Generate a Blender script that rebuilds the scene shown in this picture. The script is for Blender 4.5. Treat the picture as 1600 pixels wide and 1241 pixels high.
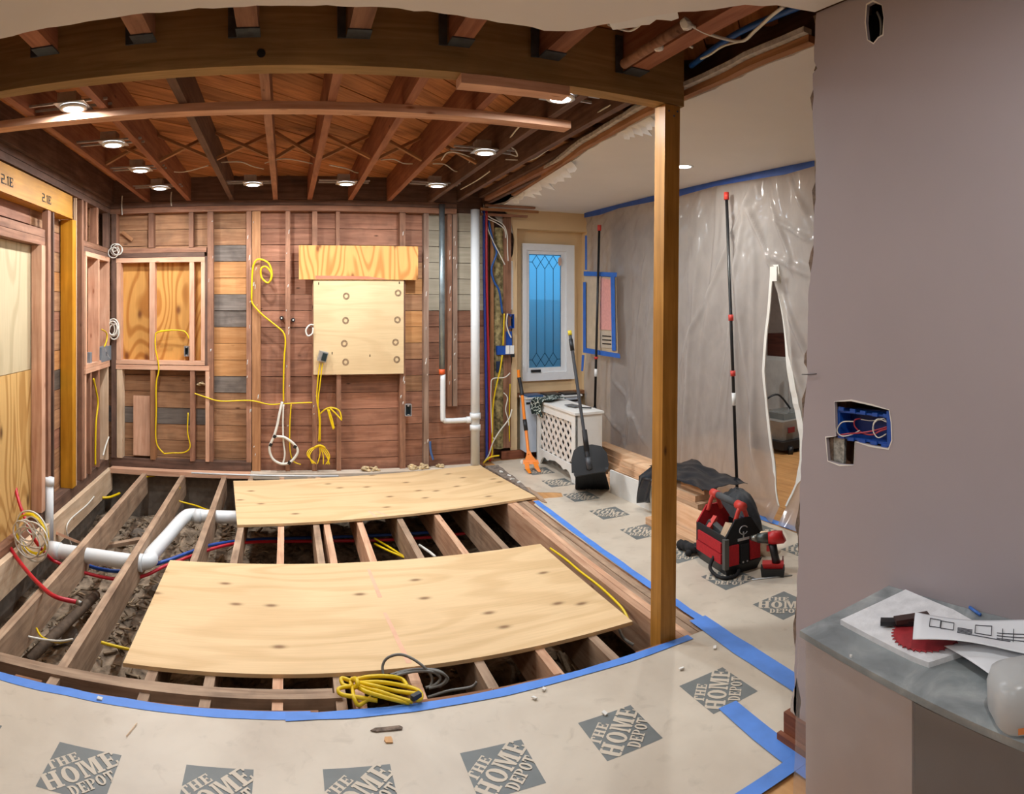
import bpy, bmesh, math, random
from math import sin, cos, tan, atan2, pi, radians, sqrt, exp
from mathutils import Vector, Matrix, noise
from mathutils.geometry import tessellate_polygon

random.seed(7)
sc = bpy.context.scene
for o in list(bpy.data.objects):
    bpy.data.objects.remove(o)

# ------------------------------------------------------------------ camera: a phone panorama (cylindrical sweep)
F, XP, YH, H = 1004.0, 446.0, 481.0, 1.62        # pixels per radian, column facing the back wall, horizon row, eye height
cam = bpy.data.cameras.new('camera')
cam.type = 'PANO'
cam.panorama_type = 'CENTRAL_CYLINDRICAL'
cam.central_cylindrical_range_u_min = -XP / F
cam.central_cylindrical_range_u_max = (1600 - XP) / F
cam.central_cylindrical_range_v_min = (YH - 1241) / F
cam.central_cylindrical_range_v_max = YH / F
cam.central_cylindrical_radius = 1.0
cam.clip_start = 0.02
camo = bpy.data.objects.new('camera', cam)
sc.collection.objects.link(camo)
camo.location = (0, 0, H)
camo.rotation_euler = (pi / 2, 0, 0)
sc.camera = camo

# ------------------------------------------------------------------ sky seen through the window, exposure
w = bpy.data.worlds.new('dusk_sky')
sc.world = w
w.use_nodes = True
w.node_tree.nodes['Background'].inputs[0].default_value = (0.13, 0.48, 0.84, 1)
w.node_tree.nodes['Background'].inputs[1].default_value = 1.5
sc.view_settings.view_transform = 'Standard'
sc.view_settings.look = 'None'
sc.view_settings.gamma = 1.0
sc.view_settings.use_curve_mapping = False
sc.view_settings.exposure = 0.0
sc.cycles.max_bounces = 6
sc.cycles.use_light_tree = False
sc.cycles.diffuse_bounces = 3
sc.cycles.transparent_max_bounces = 12
LED_W = 18.5            # light of one recessed fitting
LED_FILL = 13.0        # added fittings out of view above the viewer, filling the near room

# ------------------------------------------------------------------ places
def ray(x, y):
    th = (x - XP) / F
    return sin(th), cos(th), (YH - y) / F
def fl(x, y, z=0.0):
    s, c, t = ray(x, y); r = (z - H) / t
    return Vector((r * s, r * c, z))
def onY(x, y, Y):
    s, c, t = ray(x, y); r = Y / c
    return Vector((r * s, Y, H + r * t))
def onX(x, y, X):
    s, c, t = ray(x, y); r = X / s
    return Vector((X, r * c, H + r * t))
def atr(x, y, r):
    s, c, t = ray(x, y)
    return Vector((r * s, r * c, H + r * t))
def curt(x, y, off=0.0):            # the plane in which the plastic curtain hangs
    s, c, t = ray(x, y); r = (3.58 - off) / (s + .05 * c)
    return Vector((r * s, r * c, H + r * t))

# ------------------------------------------------------------------ materials
def lin(c):
    return tuple((v / 255 / 12.92 if v / 255 <= .04045 else ((v / 255 + .055) / 1.055) ** 2.4) for v in c) + (1,)
MATS = {}
class NT:
    def __init__(s, name):
        s.m = bpy.data.materials.new(name); s.m.use_nodes = True
        s.t = s.m.node_tree; s.b = s.t.nodes['Principled BSDF']; s.out = s.t.nodes['Material Output']
    def n(s, t, **k):
        q = s.t.nodes.new(t)
        for a, v in k.items(): setattr(q, a, v)
        return q
    def l(s, a, b): s.t.links.new(a, b)
    def ramp(s, fac, stops):
        q = s.n('ShaderNodeValToRGB'); e = q.color_ramp.elements
        e[0].position, e[0].color = stops[0]; e[1].position, e[1].color = stops[-1]
        for p, c in stops[1:-1]:
            k = e.new(p); k.color = c
        s.l(fac, q.inputs[0]); return q.outputs[0]
    def mix(s, fac, a, b, mode='MIX'):
        q = s.n('ShaderNodeMix', data_type='RGBA', blend_type=mode)
        for sock, v in ((q.inputs[0], fac), (q.inputs[6], a), (q.inputs[7], b)):
            if hasattr(v, 'is_output'): s.l(v, sock)
            else: sock.default_value = v
        return q.outputs[2]
    def coords(s, scale, rnd=True):
        tc = s.n('ShaderNodeTexCoord'); v = tc.outputs['Object']
        if rnd:
            oi = s.n('ShaderNodeObjectInfo'); k = s.n('ShaderNodeMath', operation='MULTIPLY'); k.inputs[1].default_value = 43.7
            s.l(oi.outputs['Random'], k.inputs[0])
            a = s.n('ShaderNodeVectorMath', operation='ADD'); s.l(v, a.inputs[0]); s.l(k.outputs[0], a.inputs[1]); v = a.outputs[0]
            s.rnd = oi.outputs['Random']
        mp = s.n('ShaderNodeMapping'); mp.inputs['Scale'].default_value = scale; s.l(v, mp.inputs[0])
        return mp.outputs[0]
    def noise(s, vec, scale, detail=4, dist=0., rough=.55):
        q = s.n('ShaderNodeTexNoise'); q.inputs['Scale'].default_value = scale; q.inputs['Detail'].default_value = detail
        q.inputs['Distortion'].default_value = dist; q.inputs['Roughness'].default_value = rough
        s.l(vec, q.inputs['Vector']); return q.outputs[0]
    def bump(s, h, strength=.2, dist=.01):
        q = s.n('ShaderNodeBump'); q.inputs['Strength'].default_value = strength; q.inputs['Distance'].default_value = dist
        s.l(h, q.inputs['Height']); s.l(q.outputs[0], s.b.inputs['Normal'])

def plain(name, col, rough=.6, metal=0., var=.08, scale=9., bump=0., spec=.5, col2=None):
    if name in MATS: return MATS[name]
    k = NT(name); c = lin(col)
    v = k.coords((1, 1, 1)); nz = k.noise(v, scale, 4)
    lo = tuple(x * (1 - var * 1.5) for x in c[:3]) + (1,)
    hi = lin(col2) if col2 else tuple(min(1, x * (1 + var)) for x in c[:3]) + (1,)
    k.l(k.ramp(nz, [(.3, lo), (.7, hi)]), k.b.inputs['Base Color'])
    k.b.inputs['Roughness'].default_value = rough; k.b.inputs['Metallic'].default_value = metal
    k.b.inputs['Specular IOR Level'].default_value = spec
    if bump: k.bump(nz, bump, .01)
    MATS[name] = k.m; return k.m

def wood(name, dark, light, axis='x', scale=1., rough=.7, vary=.3, knots=.0, knotcol=(70, 40, 25), dirt=0., swirl=.5):
    key = name + '_' + axis
    if key in MATS: return MATS[key]
    k = NT(key)
    al, ac = 1.1 * scale, 15. * scale
    v = k.coords({'x': (al, ac, ac), 'y': (ac, al, ac), 'z': (ac, ac, al)}[axis])
    n1 = k.noise(v, 2.2, 5, swirl)
    col = k.ramp(n1, [(.28, lin(dark)), (.72, lin(light))])
    v2 = k.coords((1, 1, 1)); n2 = k.noise(v2, 3.1, 3)
    col = k.mix(.55, col, k.ramp(n2, [(.3, (.62, .60, .58, 1)), (.7, (1.12, 1.12, 1.12, 1))]), 'MULTIPLY')
    if knots:
        kl, kc = .55, 1.6
        v3 = k.coords({'x': (kl, kc, kc), 'y': (kc, kl, kc), 'z': (kc, kc, kl)}[axis])
        vo = k.n('ShaderNodeTexVoronoi'); vo.inputs['Scale'].default_value = 5.5 * scale; k.l(v3, vo.inputs['Vector'])
        kf = k.ramp(vo.outputs['Distance'], [(.0, (1, 1, 1, 1)), (.045 + .03 * knots, (.55, .55, .55, 1)), (.07 + .06 * knots, (0, 0, 0, 1))])
        col = k.mix(kf, col, lin(knotcol))
    if dirt:
        nd = k.noise(v2, 7., 6, .3)
        col = k.mix(k.ramp(nd, [(.48, (0, 0, 0, 1)), (.72, (dirt, dirt, dirt, 1))]), col, lin((60, 50, 45)))
    hs = k.n('ShaderNodeHueSaturation'); mr = k.n('ShaderNodeMapRange')
    k.l(k.rnd, mr.inputs[0]); mr.inputs['To Min'].default_value = 1 - vary; mr.inputs['To Max'].default_value = 1 + vary * .55
    k.l(mr.outputs[0], hs.inputs['Value']); k.l(col, hs.inputs['Color'])
    k.l(hs.outputs[0], k.b.inputs['Base Color'])
    k.b.inputs['Roughness'].default_value = rough; k.b.inputs['Specular IOR Level'].default_value = .3
    k.bump(n1, .18, .004)
    MATS[key] = k.m; return k.m

def plywood(name, dark, light, axis='x', loops=6., knots=True, wave=2.4, knotcol=(120, 80, 50), strength=.6, kn=1.0, thin='y'):
    if name in MATS: return MATS[name]
    k = NT(name)
    sc_ = {'x': (.55, 2.2, 2.2), 'y': (2.2, .55, 2.2), 'z': (2.6, 2.6, .7)}[axis]
    v = k.coords(sc_)
    h = k.noise(v, 1.15 * wave / 2.4, 1.5, .35, .4)
    ml = k.n('ShaderNodeMath', operation='MULTIPLY'); ml.inputs[1].default_value = 14. * loops; k.l(h, ml.inputs[0])
    sn = k.n('ShaderNodeMath', operation='SINE'); k.l(ml.outputs[0], sn.inputs[0])
    mr_ = k.n('ShaderNodeMapRange'); mr_.inputs[1].default_value = -1; k.l(sn.outputs[0], mr_.inputs[0])
    fine = k.noise(k.coords({'x': (2, 60, 60), 'y': (60, 2, 60), 'z': (60, 60, 2)}[axis]), 2., 4)
    col = k.ramp(mr_.outputs[0], [(.05, lin(dark)), (.55, lin(light))])
    col = k.mix(1 - strength, col, lin(light))
    col = k.mix(.25, col, k.ramp(fine, [(.3, (.7, .66, .6, 1)), (.7, (1.1, 1.1, 1.1, 1))]), 'MULTIPLY')
    big = k.noise(k.coords((1, 1, 1)), 1.6, 3)
    col = k.mix(.5, col, k.ramp(big, [(.3, (.84, .80, .74, 1)), (.7, (1.06, 1.06, 1.06, 1))]), 'MULTIPLY')
    if knots:
        sp_ = k.n('ShaderNodeSeparateXYZ'); k.l(k.coords((1, 1, 1)), sp_.inputs[0]); cmb = k.n('ShaderNodeCombineXYZ')
        ia, ib = {'x': (0, 1), 'y': (1, 2), 'z': (2, 0) if thin == 'y' else (2, 1)}[axis]
        for src, dst, f in ((ia, 0, .55), (ib, 1, 1.05)):
            mm = k.n('ShaderNodeMath', operation='MULTIPLY'); mm.inputs[1].default_value = f; k.l(sp_.outputs[src], mm.inputs[0]); k.l(mm.outputs[0], cmb.inputs[dst])
        vo = k.n('ShaderNodeTexVoronoi', voronoi_dimensions='2D'); vo.inputs['Scale'].default_value = 6.0 * kn; k.l(cmb.outputs[0], vo.inputs['Vector'])
        kf = k.ramp(vo.outputs['Distance'], [(.0, (.9, .9, .9, 1)), (.045, (.75, .75, .75, 1)), (.10, (.18, .18, .18, 1)), (.15, (0, 0, 0, 1))])
        sel = k.n('ShaderNodeSeparateColor'); k.l(vo.outputs['Color'], sel.inputs[0])
        th = k.n('ShaderNodeMath', operation='GREATER_THAN'); th.inputs[1].default_value = .5; k.l(sel.outputs[0], th.inputs[0])
        mu = k.n('ShaderNodeMath', operation='MULTIPLY'); k.l(kf, mu.inputs[0]); k.l(th.outputs[0], mu.inputs[1])
        col = k.mix(mu.outputs[0], col, lin(knotcol))
    k.l(col, k.b.inputs['Base Color'])
    k.b.inputs['Roughness'].default_value = .62; k.b.inputs['Specular IOR Level'].default_value = .3
    MATS[name] = k.m; return k.m

def film(name, col, see, rough=.22, trans=.45, scale=6.):
    """clouded plastic sheeting: part of the light goes straight through, the rest is scattered to both sides"""
    if name in MATS: return MATS[name]
    k = NT(name)
    k.b.inputs['Base Color'].default_value = lin(col); k.b.inputs['Roughness'].default_value = rough
    nz = k.noise(k.coords((1, 1.6, .8)), scale, 3, .4)
    k.bump(nz, .05, .02)
    tl = k.n('ShaderNodeBsdfTranslucent'); tl.inputs[0].default_value = lin(col)
    tp = k.n('ShaderNodeBsdfTransparent'); tp.inputs[0].default_value = (.93, .93, .93, 1)
    m1 = k.n('ShaderNodeMixShader'); m1.inputs[0].default_value = trans
    k.l(k.b.outputs[0], m1.inputs[1]); k.l(tl.outputs[0], m1.inputs[2])
    m2 = k.n('ShaderNodeMixShader')
    mr = k.n('ShaderNodeMapRange'); k.l(nz, mr.inputs[0]); mr.inputs[1].default_value = .3; mr.inputs[2].default_value = .7
    mr.inputs['To Min'].default_value = see - .05; mr.inputs['To Max'].default_value = see + .05
    k.l(mr.outputs[0], m2.inputs[0]); k.l(m1.outputs[0], m2.inputs[1]); k.l(tp.outputs[0], m2.inputs[2])
    k.l(m2.outputs[0], k.out.inputs[0])
    MATS[name] = k.m; return k.m

def glow(name, col, strength):
    if name in MATS: return MATS[name]
    k = NT(name); k.b.inputs['Base Color'].default_value = (.9, .9, .9, 1)
    k.b.inputs['Emission Color'].default_value = lin(col); k.b.inputs['Emission Strength'].default_value = strength
    MATS[name] = k.m; return k.m

FIR = lambda ax: wood('fresh_fir', (206, 150, 118), (236, 190, 158), ax, vary=.12, knots=.4, knotcol=(150, 90, 60))
PALE = lambda ax: wood('pale_pine', (214, 180, 145), (238, 210, 178), ax, vary=.1, knots=.3, knotcol=(170, 120, 85))
OLD = lambda ax: wood('old_fir', (134, 92, 70), (182, 134, 106), ax, vary=.25, knots=.3, dirt=.3)
OLDD = lambda ax: wood('old_dark_fir', (90, 66, 54), (136, 104, 88), ax, vary=.25, dirt=.4)
JOI = lambda ax: wood('joist_fir', (138, 82, 58), (182, 122, 90), ax, vary=.25, knots=.2)
FJ = lambda ax: wood('floor_joist_wood', (152, 122, 98), (198, 168, 140), ax, vary=.2, dirt=.35)
FJN = lambda ax: wood('new_floor_joist_wood', (190, 140, 108), (228, 186, 152), ax, vary=.15, knots=.3, knotcol=(140, 90, 60))
LVL = lambda ax: wood('amber_laminated_lumber', (182, 120, 20), (212, 150, 42), ax, scale=.8, rough=.5, vary=.05)
TAN = lambda ax: wood('tan_stud', (150, 102, 66), (190, 138, 96), ax, vary=.15)
PLANKC = {
    'r': wood('plank_red', (142, 94, 72), (190, 136, 108), 'x', vary=.28, knots=.3, dirt=.3),
    'b': wood('plank_brown', (152, 106, 74), (200, 152, 112), 'x', vary=.25, knots=.5, dirt=.3),
    't': wood('plank_tan', (186, 126, 74), (220, 164, 108), 'x', vary=.12, knots=.5, knotcol=(120, 66, 40)),
    'g': wood('plank_gray', (102, 92, 84), (146, 134, 124), 'x', vary=.15, dirt=.4),
    'c': wood('plank_beige', (176, 164, 142), (200, 188, 166), 'x', vary=.08, knots=.0),
}

# ------------------------------------------------------------------ building blocks
COL = sc.collection
def link(name, me, m, parent=None, loc=(0, 0, 0), rot=None):
    o = bpy.data.objects.new(name, me); COL.objects.link(o)
    if m is not None and not me.materials: me.materials.append(m)
    elif m is not None and me.materials[0] != m:
        o.material_slots[0].link = 'OBJECT'; o.material_slots[0].material = m
    o.location = loc
    if rot: o.rotation_euler = rot
    if parent is not None:
        o.parent = parent
        if not parent.get('_local'):
            o.matrix_parent_inverse = world_of(parent).inverted()
    return o
def world_of(p):
    M = Matrix.LocRotScale(p.location, p.rotation_euler, None)
    if p.parent is not None:
        M = world_of(p.parent) @ p.matrix_parent_inverse @ M
    return M
def tag(o, label=None, cat=None, group=None, kind=None):
    if label: o['label'] = label
    if cat: o['category'] = cat
    if group: o['group'] = group
    if kind: o['kind'] = kind
    return o
def thing(name, label, cat, loc=(0, 0, 0), group=None, rotz=0., local=False):
    o = bpy.data.objects.new(name, None); COL.objects.link(o); o.location = loc; o.rotation_euler = (0, 0, rotz)
    o.empty_display_size = .1
    if local: o['_local'] = 1
    return tag(o, label, cat, group)
def struct(name, loc=(0, 0, 0)):
    o = bpy.data.objects.new(name, None); COL.objects.link(o); o.location = loc; o.empty_display_size = .1
    o['kind'] = 'structure'; return o
BOX = {}
def boxmesh(d, key=None):
    kk = (round(d[0], 4), round(d[1], 4), round(d[2], 4), key)
    if kk not in BOX:
        x, y, z = d[0] / 2, d[1] / 2, d[2] / 2
        me = bpy.data.meshes.new('box')
        me.from_pydata([(-x, -y, -z), (x, -y, -z), (x, y, -z), (-x, y, -z), (-x, -y, z), (x, -y, z), (x, y, z), (-x, y, z)], [],
                       [(3, 2, 1, 0), (4, 5, 6, 7), (0, 1, 5, 4), (1, 2, 6, 5), (2, 3, 7, 6), (3, 0, 4, 7)])
        BOX[kk] = me
    return BOX[kk]
def box(name, lo, hi, m, parent=None, rot=None):
    lo, hi = [min(a, b) for a, b in zip(lo, hi)], [max(a, b) for a, b in zip(lo, hi)]
    d = [b - a for a, b in zip(lo, hi)]
    return link(name, boxmesh(d, m.name), m, parent, [(a + b) / 2 for a, b in zip(lo, hi)], rot)
def boxc(name, c, d, m, parent=None, rot=None):
    return link(name, boxmesh(d, m.name), m, parent, c, rot)
def mesh(name, v, f, m, parent=None, smooth=False, loc=(0, 0, 0), rot=None):
    c = Vector(loc)
    me = bpy.data.meshes.new(name); me.from_pydata([tuple(p) for p in v], [], f); me.update()
    if smooth: me.polygons.foreach_set('use_smooth', [True] * len(me.polygons))
    return link(name, me, m, parent, c, rot)
def spline(pts, n=6, closed=False):
    P = [Vector(p) for p in pts]; out = []
    N = len(P)
    for i in range(N if closed else N - 1):
        g = lambda j: P[j % N] if closed else P[max(0, min(N - 1, j))]
        a, b, c, d = g(i - 1), g(i), g(i + 1), g(i + 2)
        for k in range(n):
            t = k / n
            out.append(.5 * ((2 * b) + (-a + c) * t + (2 * a - 5 * b + 4 * c - d) * t * t + (-a + 3 * b - 3 * c + d) * t ** 3))
    if not closed: out.append(P[-1])
    return out
def tubedata(pts, r, sides=7, closed=False, v0=0):
    N = len(pts); V = []; Fc = []
    up = Vector((.13, .21, .97))
    for i, p in enumerate(pts):
        a = pts[(i - 1) % N] if closed or i > 0 else pts[i]
        b = pts[(i + 1) % N] if closed or i < N - 1 else pts[i]
        t = (b - a)
        t = t.normalized() if t.length > 1e-9 else Vector((0, 0, 1))
        n = up - t * up.dot(t)
        if n.length < 1e-3: n = Vector((1, 0, 0)) - t * t.x
        n.normalize(); up = n; bn = t.cross(n)
        rr = r[i] if isinstance(r, (list, tuple)) else r
        for k in range(sides):
            an = 2 * pi * k / sides
            V.append(p + (n * cos(an) + bn * sin(an)) * rr)
    for i in range(N if closed else N - 1):
        for k in range(sides):
            a, b = i * sides + k, i * sides + (k + 1) % sides
            c, d = ((i + 1) % N) * sides + (k + 1) % sides, ((i + 1) % N) * sides + k
            Fc.append((v0 + a, v0 + b, v0 + c, v0 + d))
    if not closed:
        Fc.append(tuple(v0 + k for k in reversed(range(sides)))); Fc.append(tuple(v0 + (N - 1) * sides + k for k in range(sides)))
    return V, Fc
def tube(name, pts, r, m, parent=None, sides=7, closed=False, n=6, straight=False):
    P = [Vector(p) for p in pts] if straight else spline(pts, n, closed)
    V, Fc = tubedata(P, r, sides, closed)
    return mesh(name, V, Fc, m, parent, True)
def multitube(name, lists, r, m, parent=None, sides=6, n=6):
    V, Fc = [], []
    for pts in lists:
        v, f = tubedata(spline(pts, n), r, sides, False, len(V)); V += v; Fc += f
    return mesh(name, V, Fc, m, parent, True)
def cyl(name, a, b, r, m, parent=None, sides=16, r2=None):
    a, b = Vector(a), Vector(b)
    V, Fc = tubedata([a, b], [r, r if r2 is None else r2], sides)
    o = mesh(name, V, Fc, m, parent)
    for p in o.data.polygons: p.use_smooth = len(p.vertices) == 4
    return o
def plate(name, outer, holes, to3, thick, m, parent=None):
    """a flat piece with holes: 2-D outlines, mapped by to3(u, v, depth)"""
    polys = [[Vector((u, v, 0)) for u, v in outer]] + [[Vector((u, v, 0)) for u, v in h] for h in holes]
    tri = tessellate_polygon(polys); flat = [p for q in polys for p in q]; n = len(flat)
    V = [to3(p.x, p.y, 0) for p in flat] + [to3(p.x, p.y, thick) for p in flat]
    Fc = [tuple(t) for t in tri] + [tuple(i + n for i in reversed(t)) for t in tri]
    k = 0
    for q in polys:
        for i in range(len(q)):
            a, b = k + i, k + (i + 1) % len(q); Fc.append((a, b, b + n, a + n))
        k += len(q)
    o = mesh(name, V, Fc, m, parent)
    bm = bmesh.new(); bm.from_mesh(o.data); bmesh.ops.recalc_face_normals(bm, faces=bm.faces); bm.to_mesh(o.data); bm.free()
    return o
def prism(name, outline, to3, thick, m, parent=None):
    return plate(name, outline, [], to3, thick, m, parent)
def jag(pts, amp, step, seed=1):
    """a torn edge: points of a polyline refined and shaken"""
    rnd = random.Random(seed); out = []
    for (a, b) in zip(pts[:-1], pts[1:]):
        a, b = Vector(a), Vector(b); n = max(1, int((b - a).length / step))
        for i in range(n):
            p = a.lerp(b, i / n); out.append((p.x + rnd.uniform(-amp, amp), p.y + rnd.uniform(-amp, amp)))
    out.append(tuple(pts[-1])); return out

# ================================================================== THE SETTING
ZC = 2.68                     # plaster ceiling
white_paint = plain('white_ceiling_paint', (228, 224, 219), .8, var=.02, scale=2)
mauve = plain('mauve_wall_paint', (172, 162, 166), .62, var=.03, scale=1.5)
cream = plain('tan_wall_paint', (226, 196, 152), .75, var=.03, scale=3)
plaster = plain('broken_plaster', (196, 188, 178), .9, var=.2, scale=30, bump=.6)
core = plain('plaster_core', (128, 110, 96), .95, var=.4, scale=40, bump=.8)
concrete = plain('foundation_concrete', (120, 108, 96), .95, var=.2, scale=12, bump=.4)
dark_wood = OLDD('y')
hard = wood('oak_floor', (196, 140, 84), (222, 170, 112), 'y', vary=.06, rough=.4)

# ---- outer shell of the house (closes the rooms off from the sky)
shell = plain('shell_paint', (190, 180, 170), .9, var=.03)
s_ = struct('wall_rear'); box('panel', (-2.1, -1.7, -.75), (6.4, -1.6, 3.0), shell, s_)
s_ = struct('wall_side'); box('panel', (6.3, -1.6, -.75), (6.4, 6.9, 3.0), shell, s_)
rs = struct('roof'); box('panel', (-2.1, -1.7, 2.96), (6.4, 6.9, 3.05), OLDD('x'), rs)

# ---- dirt under the kitchen
def ground_z(x, y):
    v = Vector((x * 2.1, y * 2.1, 0))
    return -.47 + .07 * noise.fractal(v, .8, 2., 4) + .03 * noise.noise(Vector((x * 9, y * 9, 3)))
N = 110; V = []; Fc = []
for j in range(N + 1):
    for i in range(N + 1):
        x = -2.0 + 4.1 * i / N; y = 1.9 + 4.6 * j / N
        V.append((x, y, ground_z(x, y)))
for j in range(N):
    for i in range(N):
        a = j * (N + 1) + i; Fc.append((a, a + 1, a + N + 2, a + N + 1))
dirtm = plain('crawlspace_dirt', (136, 116, 96), .98, var=.45, scale=14, bump=.7, col2=(176, 154, 130))
g = mesh('ground', V, Fc, dirtm); g['kind'] = 'structure'
fw = struct('foundation')
box('foundation_side', (-2.1, 6.36, -.75), (2.1, 6.46, -.03), concrete, fw)
box('foundation_side', (-2.1, 1.8, -.75), (-1.82, 6.4, -.03), concrete, fw)
box('foundation_side', (1.98, 1.8, -.75), (2.1, 6.4, -.03), concrete, fw)
box('foundation_side', (-2.1, 1.8, -.75), (2.1, 1.9, -.06), concrete, fw)
box('foundation_slab', (-2.1, -1.7, -.78), (6.4, 6.9, -.72), concrete, fw)

# ---- floors that are still in place: the near room and the room on the right
floor = struct('floor')
EDGE = 2.585
ply_edge = wood('subfloor_edge', (120, 78, 52), (176, 124, 88), 'x', vary=.2, dirt=.3)
box('subfloor', (-2.1, -1.6, -.06), (1.99, EDGE - .03, -.004), hard, floor)
rng = random.Random(3)
x = -2.0
while x < 1.74:                                  # broken ends of the old floor strips along the pit
    wdt = rng.uniform(.12, .5); x2 = min(x + wdt, 1.76)
    box('floor_strip', (x, EDGE - .06, -.045), (x2, EDGE + rng.uniform(-.012, .02), -.003), ply_edge, floor)
    x = x2 + .004
box('subfloor', (2.03, 1.2, -.06), (6.3, 6.55, -.004), hard, floor)
box('subfloor', (1.99, -1.6, -.06), (2.03, 2.55, -.004), hard, floor)
for k, (xa, xb, zt) in enumerate(((1.845, 1.885, -.002), (1.888, 1.93, -.008), (1.933, 1.98, -.004), (1.982, 2.029, -.006))):
    box('floor_strip', (xa, 2.5, -.05), (xb, 6.2 - .03 * k, zt), [FJN('y'), FJ('y'), FJ('y'), ply_edge][k], floor)
y = 2.2
for k in range(9):                               # hardwood boards of the room behind the curtain
    box('floorboard', (3.3 + .33 * k, 1.3, -.004), (3.3 + .33 * k + .326, 6.3, .0005), hard, floor)

# floor joists over the pit (right edge of each)
jx = [(-1.36, 0), (-.975, 0), (-.57, 0), (-.31, 0), (-.01, 1), (.255, 0), (.335, 1), (.59, 1), (.905, 0), (1.21, 1), (1.495, 0)]
for x, new in jx:
    wj = .046
    box('floor_joist', (x - wj, 2.1, -.225), (x, 6.27, -.0185), (FJN if new else FJ)('y'), floor)
box('rim_joist', (-1.775, 2.4, -.22), (-1.73, 6.27, 0), PALE('y'), floor)
box('rim_joist', (1.80, 2.4, -.24), (1.843, 6.27, -.003), FJN('y'), floor)
box('girder_ply', (-1.73, 2.668, -.2), (.235, 2.703, -.006), FJ('x'), floor)
box('girder_ply', (-1.73, 2.706, -.2), (.20, 2.745, -.010), FJ('x'), floor)
box('floor_ledger', (-1.74, 6.20, -.035), (-.34, 6.335, .012), FIR('x'), floor)
box('floor_ledger', (-.338, 6.19, -.035), (1.96, 6.335, .016), wood('whitened_ledger', (196, 178, 156), (226, 210, 190), 'x', vary=.05), floor)

# ---- kitchen back wall: sheathing planks, studs, plates
wb = struct('wall_back', (0, 6.4, 0))
box('backing', (-2.1, 6.425, -.1), (2.1, 6.5, 2.97), OLDD('x'), wb)
YP, YS = 6.402, 6.30
rows = [2.41 - .164 * k for k in range(16)]
def bx(px, Y=YP): return onY(px, 480, Y).x
sets = [(160, 329, 'bbbbbbbbbbbbgbbbb'), (329, 389, 'bbgttggtttgbbbbbb'), (389, 629, 'rrrrrrrrrrrrrrrrr'), (629, 667, 'rrrbtbttbrbrrrrrr'), (667, 757, 'cccccc' + 'rrrrrrrrrrr')]
for xa, xb, cols in sets:
    a, b = bx(xa), bx(xb)
    tops = [2.60] + rows
    for i, zt in enumerate(tops):
        zb = tops[i + 1] if i + 1 < len(tops) else 0.0
        if zt - zb < .02: continue
        dy = random.uniform(-.006, .004)
        box('plank', (a + .002, YP + dy, zb + .003), (b - .002, YP + .024, zt - .002), PLANKC[cols[min(i, len(cols) - 1)]], wb)
def stud(xa, xb, ya, yb, mt, name='stud', Y0=YS, Y1=6.396):
    p, q = onY(xa, ya, Y0), onY(xb, yb, Y0)
    return box(name, (p.x, Y0, q.z), (q.x, Y1, p.z), mt, wb)
def studz(xa, xb, z0, z1, mt, name='stud', Y0=YS, Y1=6.396):
    a, b = onY(xa, 480, Y0).x, onY(xb, 480, Y0).x
    return box(name, (a, Y0, z0), (b, Y1, z1), mt, wb)
ZT, ZB = 2.568, .016
box('top_plate', (-1.86, 6.30, 2.572), (1.72, 6.396, 2.625), OLD('x'), wb)
box('top_plate', (-1.86, 6.30, 2.629), (1.72, 6.396, 2.68), OLDD('x'), wb)
for xa, xb in ((176, 183), (232, 240), (295, 302)): studz(xa, xb, 2.222, ZT, OLD('z'))
studz(324, 333, .1, ZT, OLD('z')); studz(319.5, 323.7, 1.03, 2.13, OLDD('z'))
studz(385, 393, .1, ZT, OLD('z')); studz(394, 407, ZB, ZT, TAN('z'))
studz(446, 453.5, ZB, ZT, OLD('z')); studz(488, 495.5, ZB, ZT, OLD('z')); studz(525, 531, 2.1, ZT, OLD('z')); studz(526, 533, ZB, 1.1, OLD('z'))
studz(625, 633.5, ZB, ZT, OLD('z')); studz(662.5, 670, ZB, ZT, wood('whitened_stud', (128, 98, 80), (168, 142, 124), 'z', vary=.1))
studz(699, 706, .62, ZT, OLD('z')); studz(707.5, 714.5, .62, ZT, wood('whitened_stud', (128, 98, 80), (168, 142, 124), 'z'))
box('header', (-1.74, 6.31, 2.172), (-.78, 6.396, 2.219), OLD('x'), wb); box('header', (-1.74, 6.305, 2.128), (-.80, 6.396, 2.169), OLDD('x'), wb)
box('sole_plate', (-1.76, 6.30, .014), (-.335, 6.396, .098), OLDD('x'), wb)
studz(174, 181, .1, 2.57, OLDD('z'), Y0=6.28)
# new framing of the closed-off opening
a, b = onY(181.5, 480, YS).x, onY(320, 480, YS).x
box('frame_plate', (a, 6.29, 2.075), (b, 6.386, 2.122), FIR('x'), wb)
box('frame_plate', (a, 6.29, 1.052), (b, 6.386, 1.092), FIR('x'), wb)
a2, b2 = onY(181, 480, YS).x, onY(327, 480, YS).x
box('frame_plate', (a2, 6.285, 1.0), (b2, 6.386, 1.045), FIR('x'), wb)
for xa, xb in ((182, 189), (233.5, 242), (296, 303), (314, 320)): studz(xa, xb, 1.094, 2.073, FIR('z'), 'frame_stud', 6.29, 6.386)
for xa, xb, mt in ((182.5, 191, PALE('z')), (235, 242.5, TAN('z')), (297, 304, OLD('z')), (321, 327, FIR('z'))): studz(xa, xb, .1, .998, mt, 'frame_stud', 6.29, 6.396)
p, q = onY(189, 409, 6.392), onY(314, 566, 6.392)
box('infill_panel', (p.x - .03, 6.387, q.z - .02), (q.x + .03, 6.399, p.z + .02), plywood('infill_plywood', (176, 112, 46), (216, 160, 86), 'z', 7., True, 1.7, (104, 52, 24), .8, .55), wb)
p, q = onY(209, 618, 6.36), onY(235, 712, 6.36)
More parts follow.
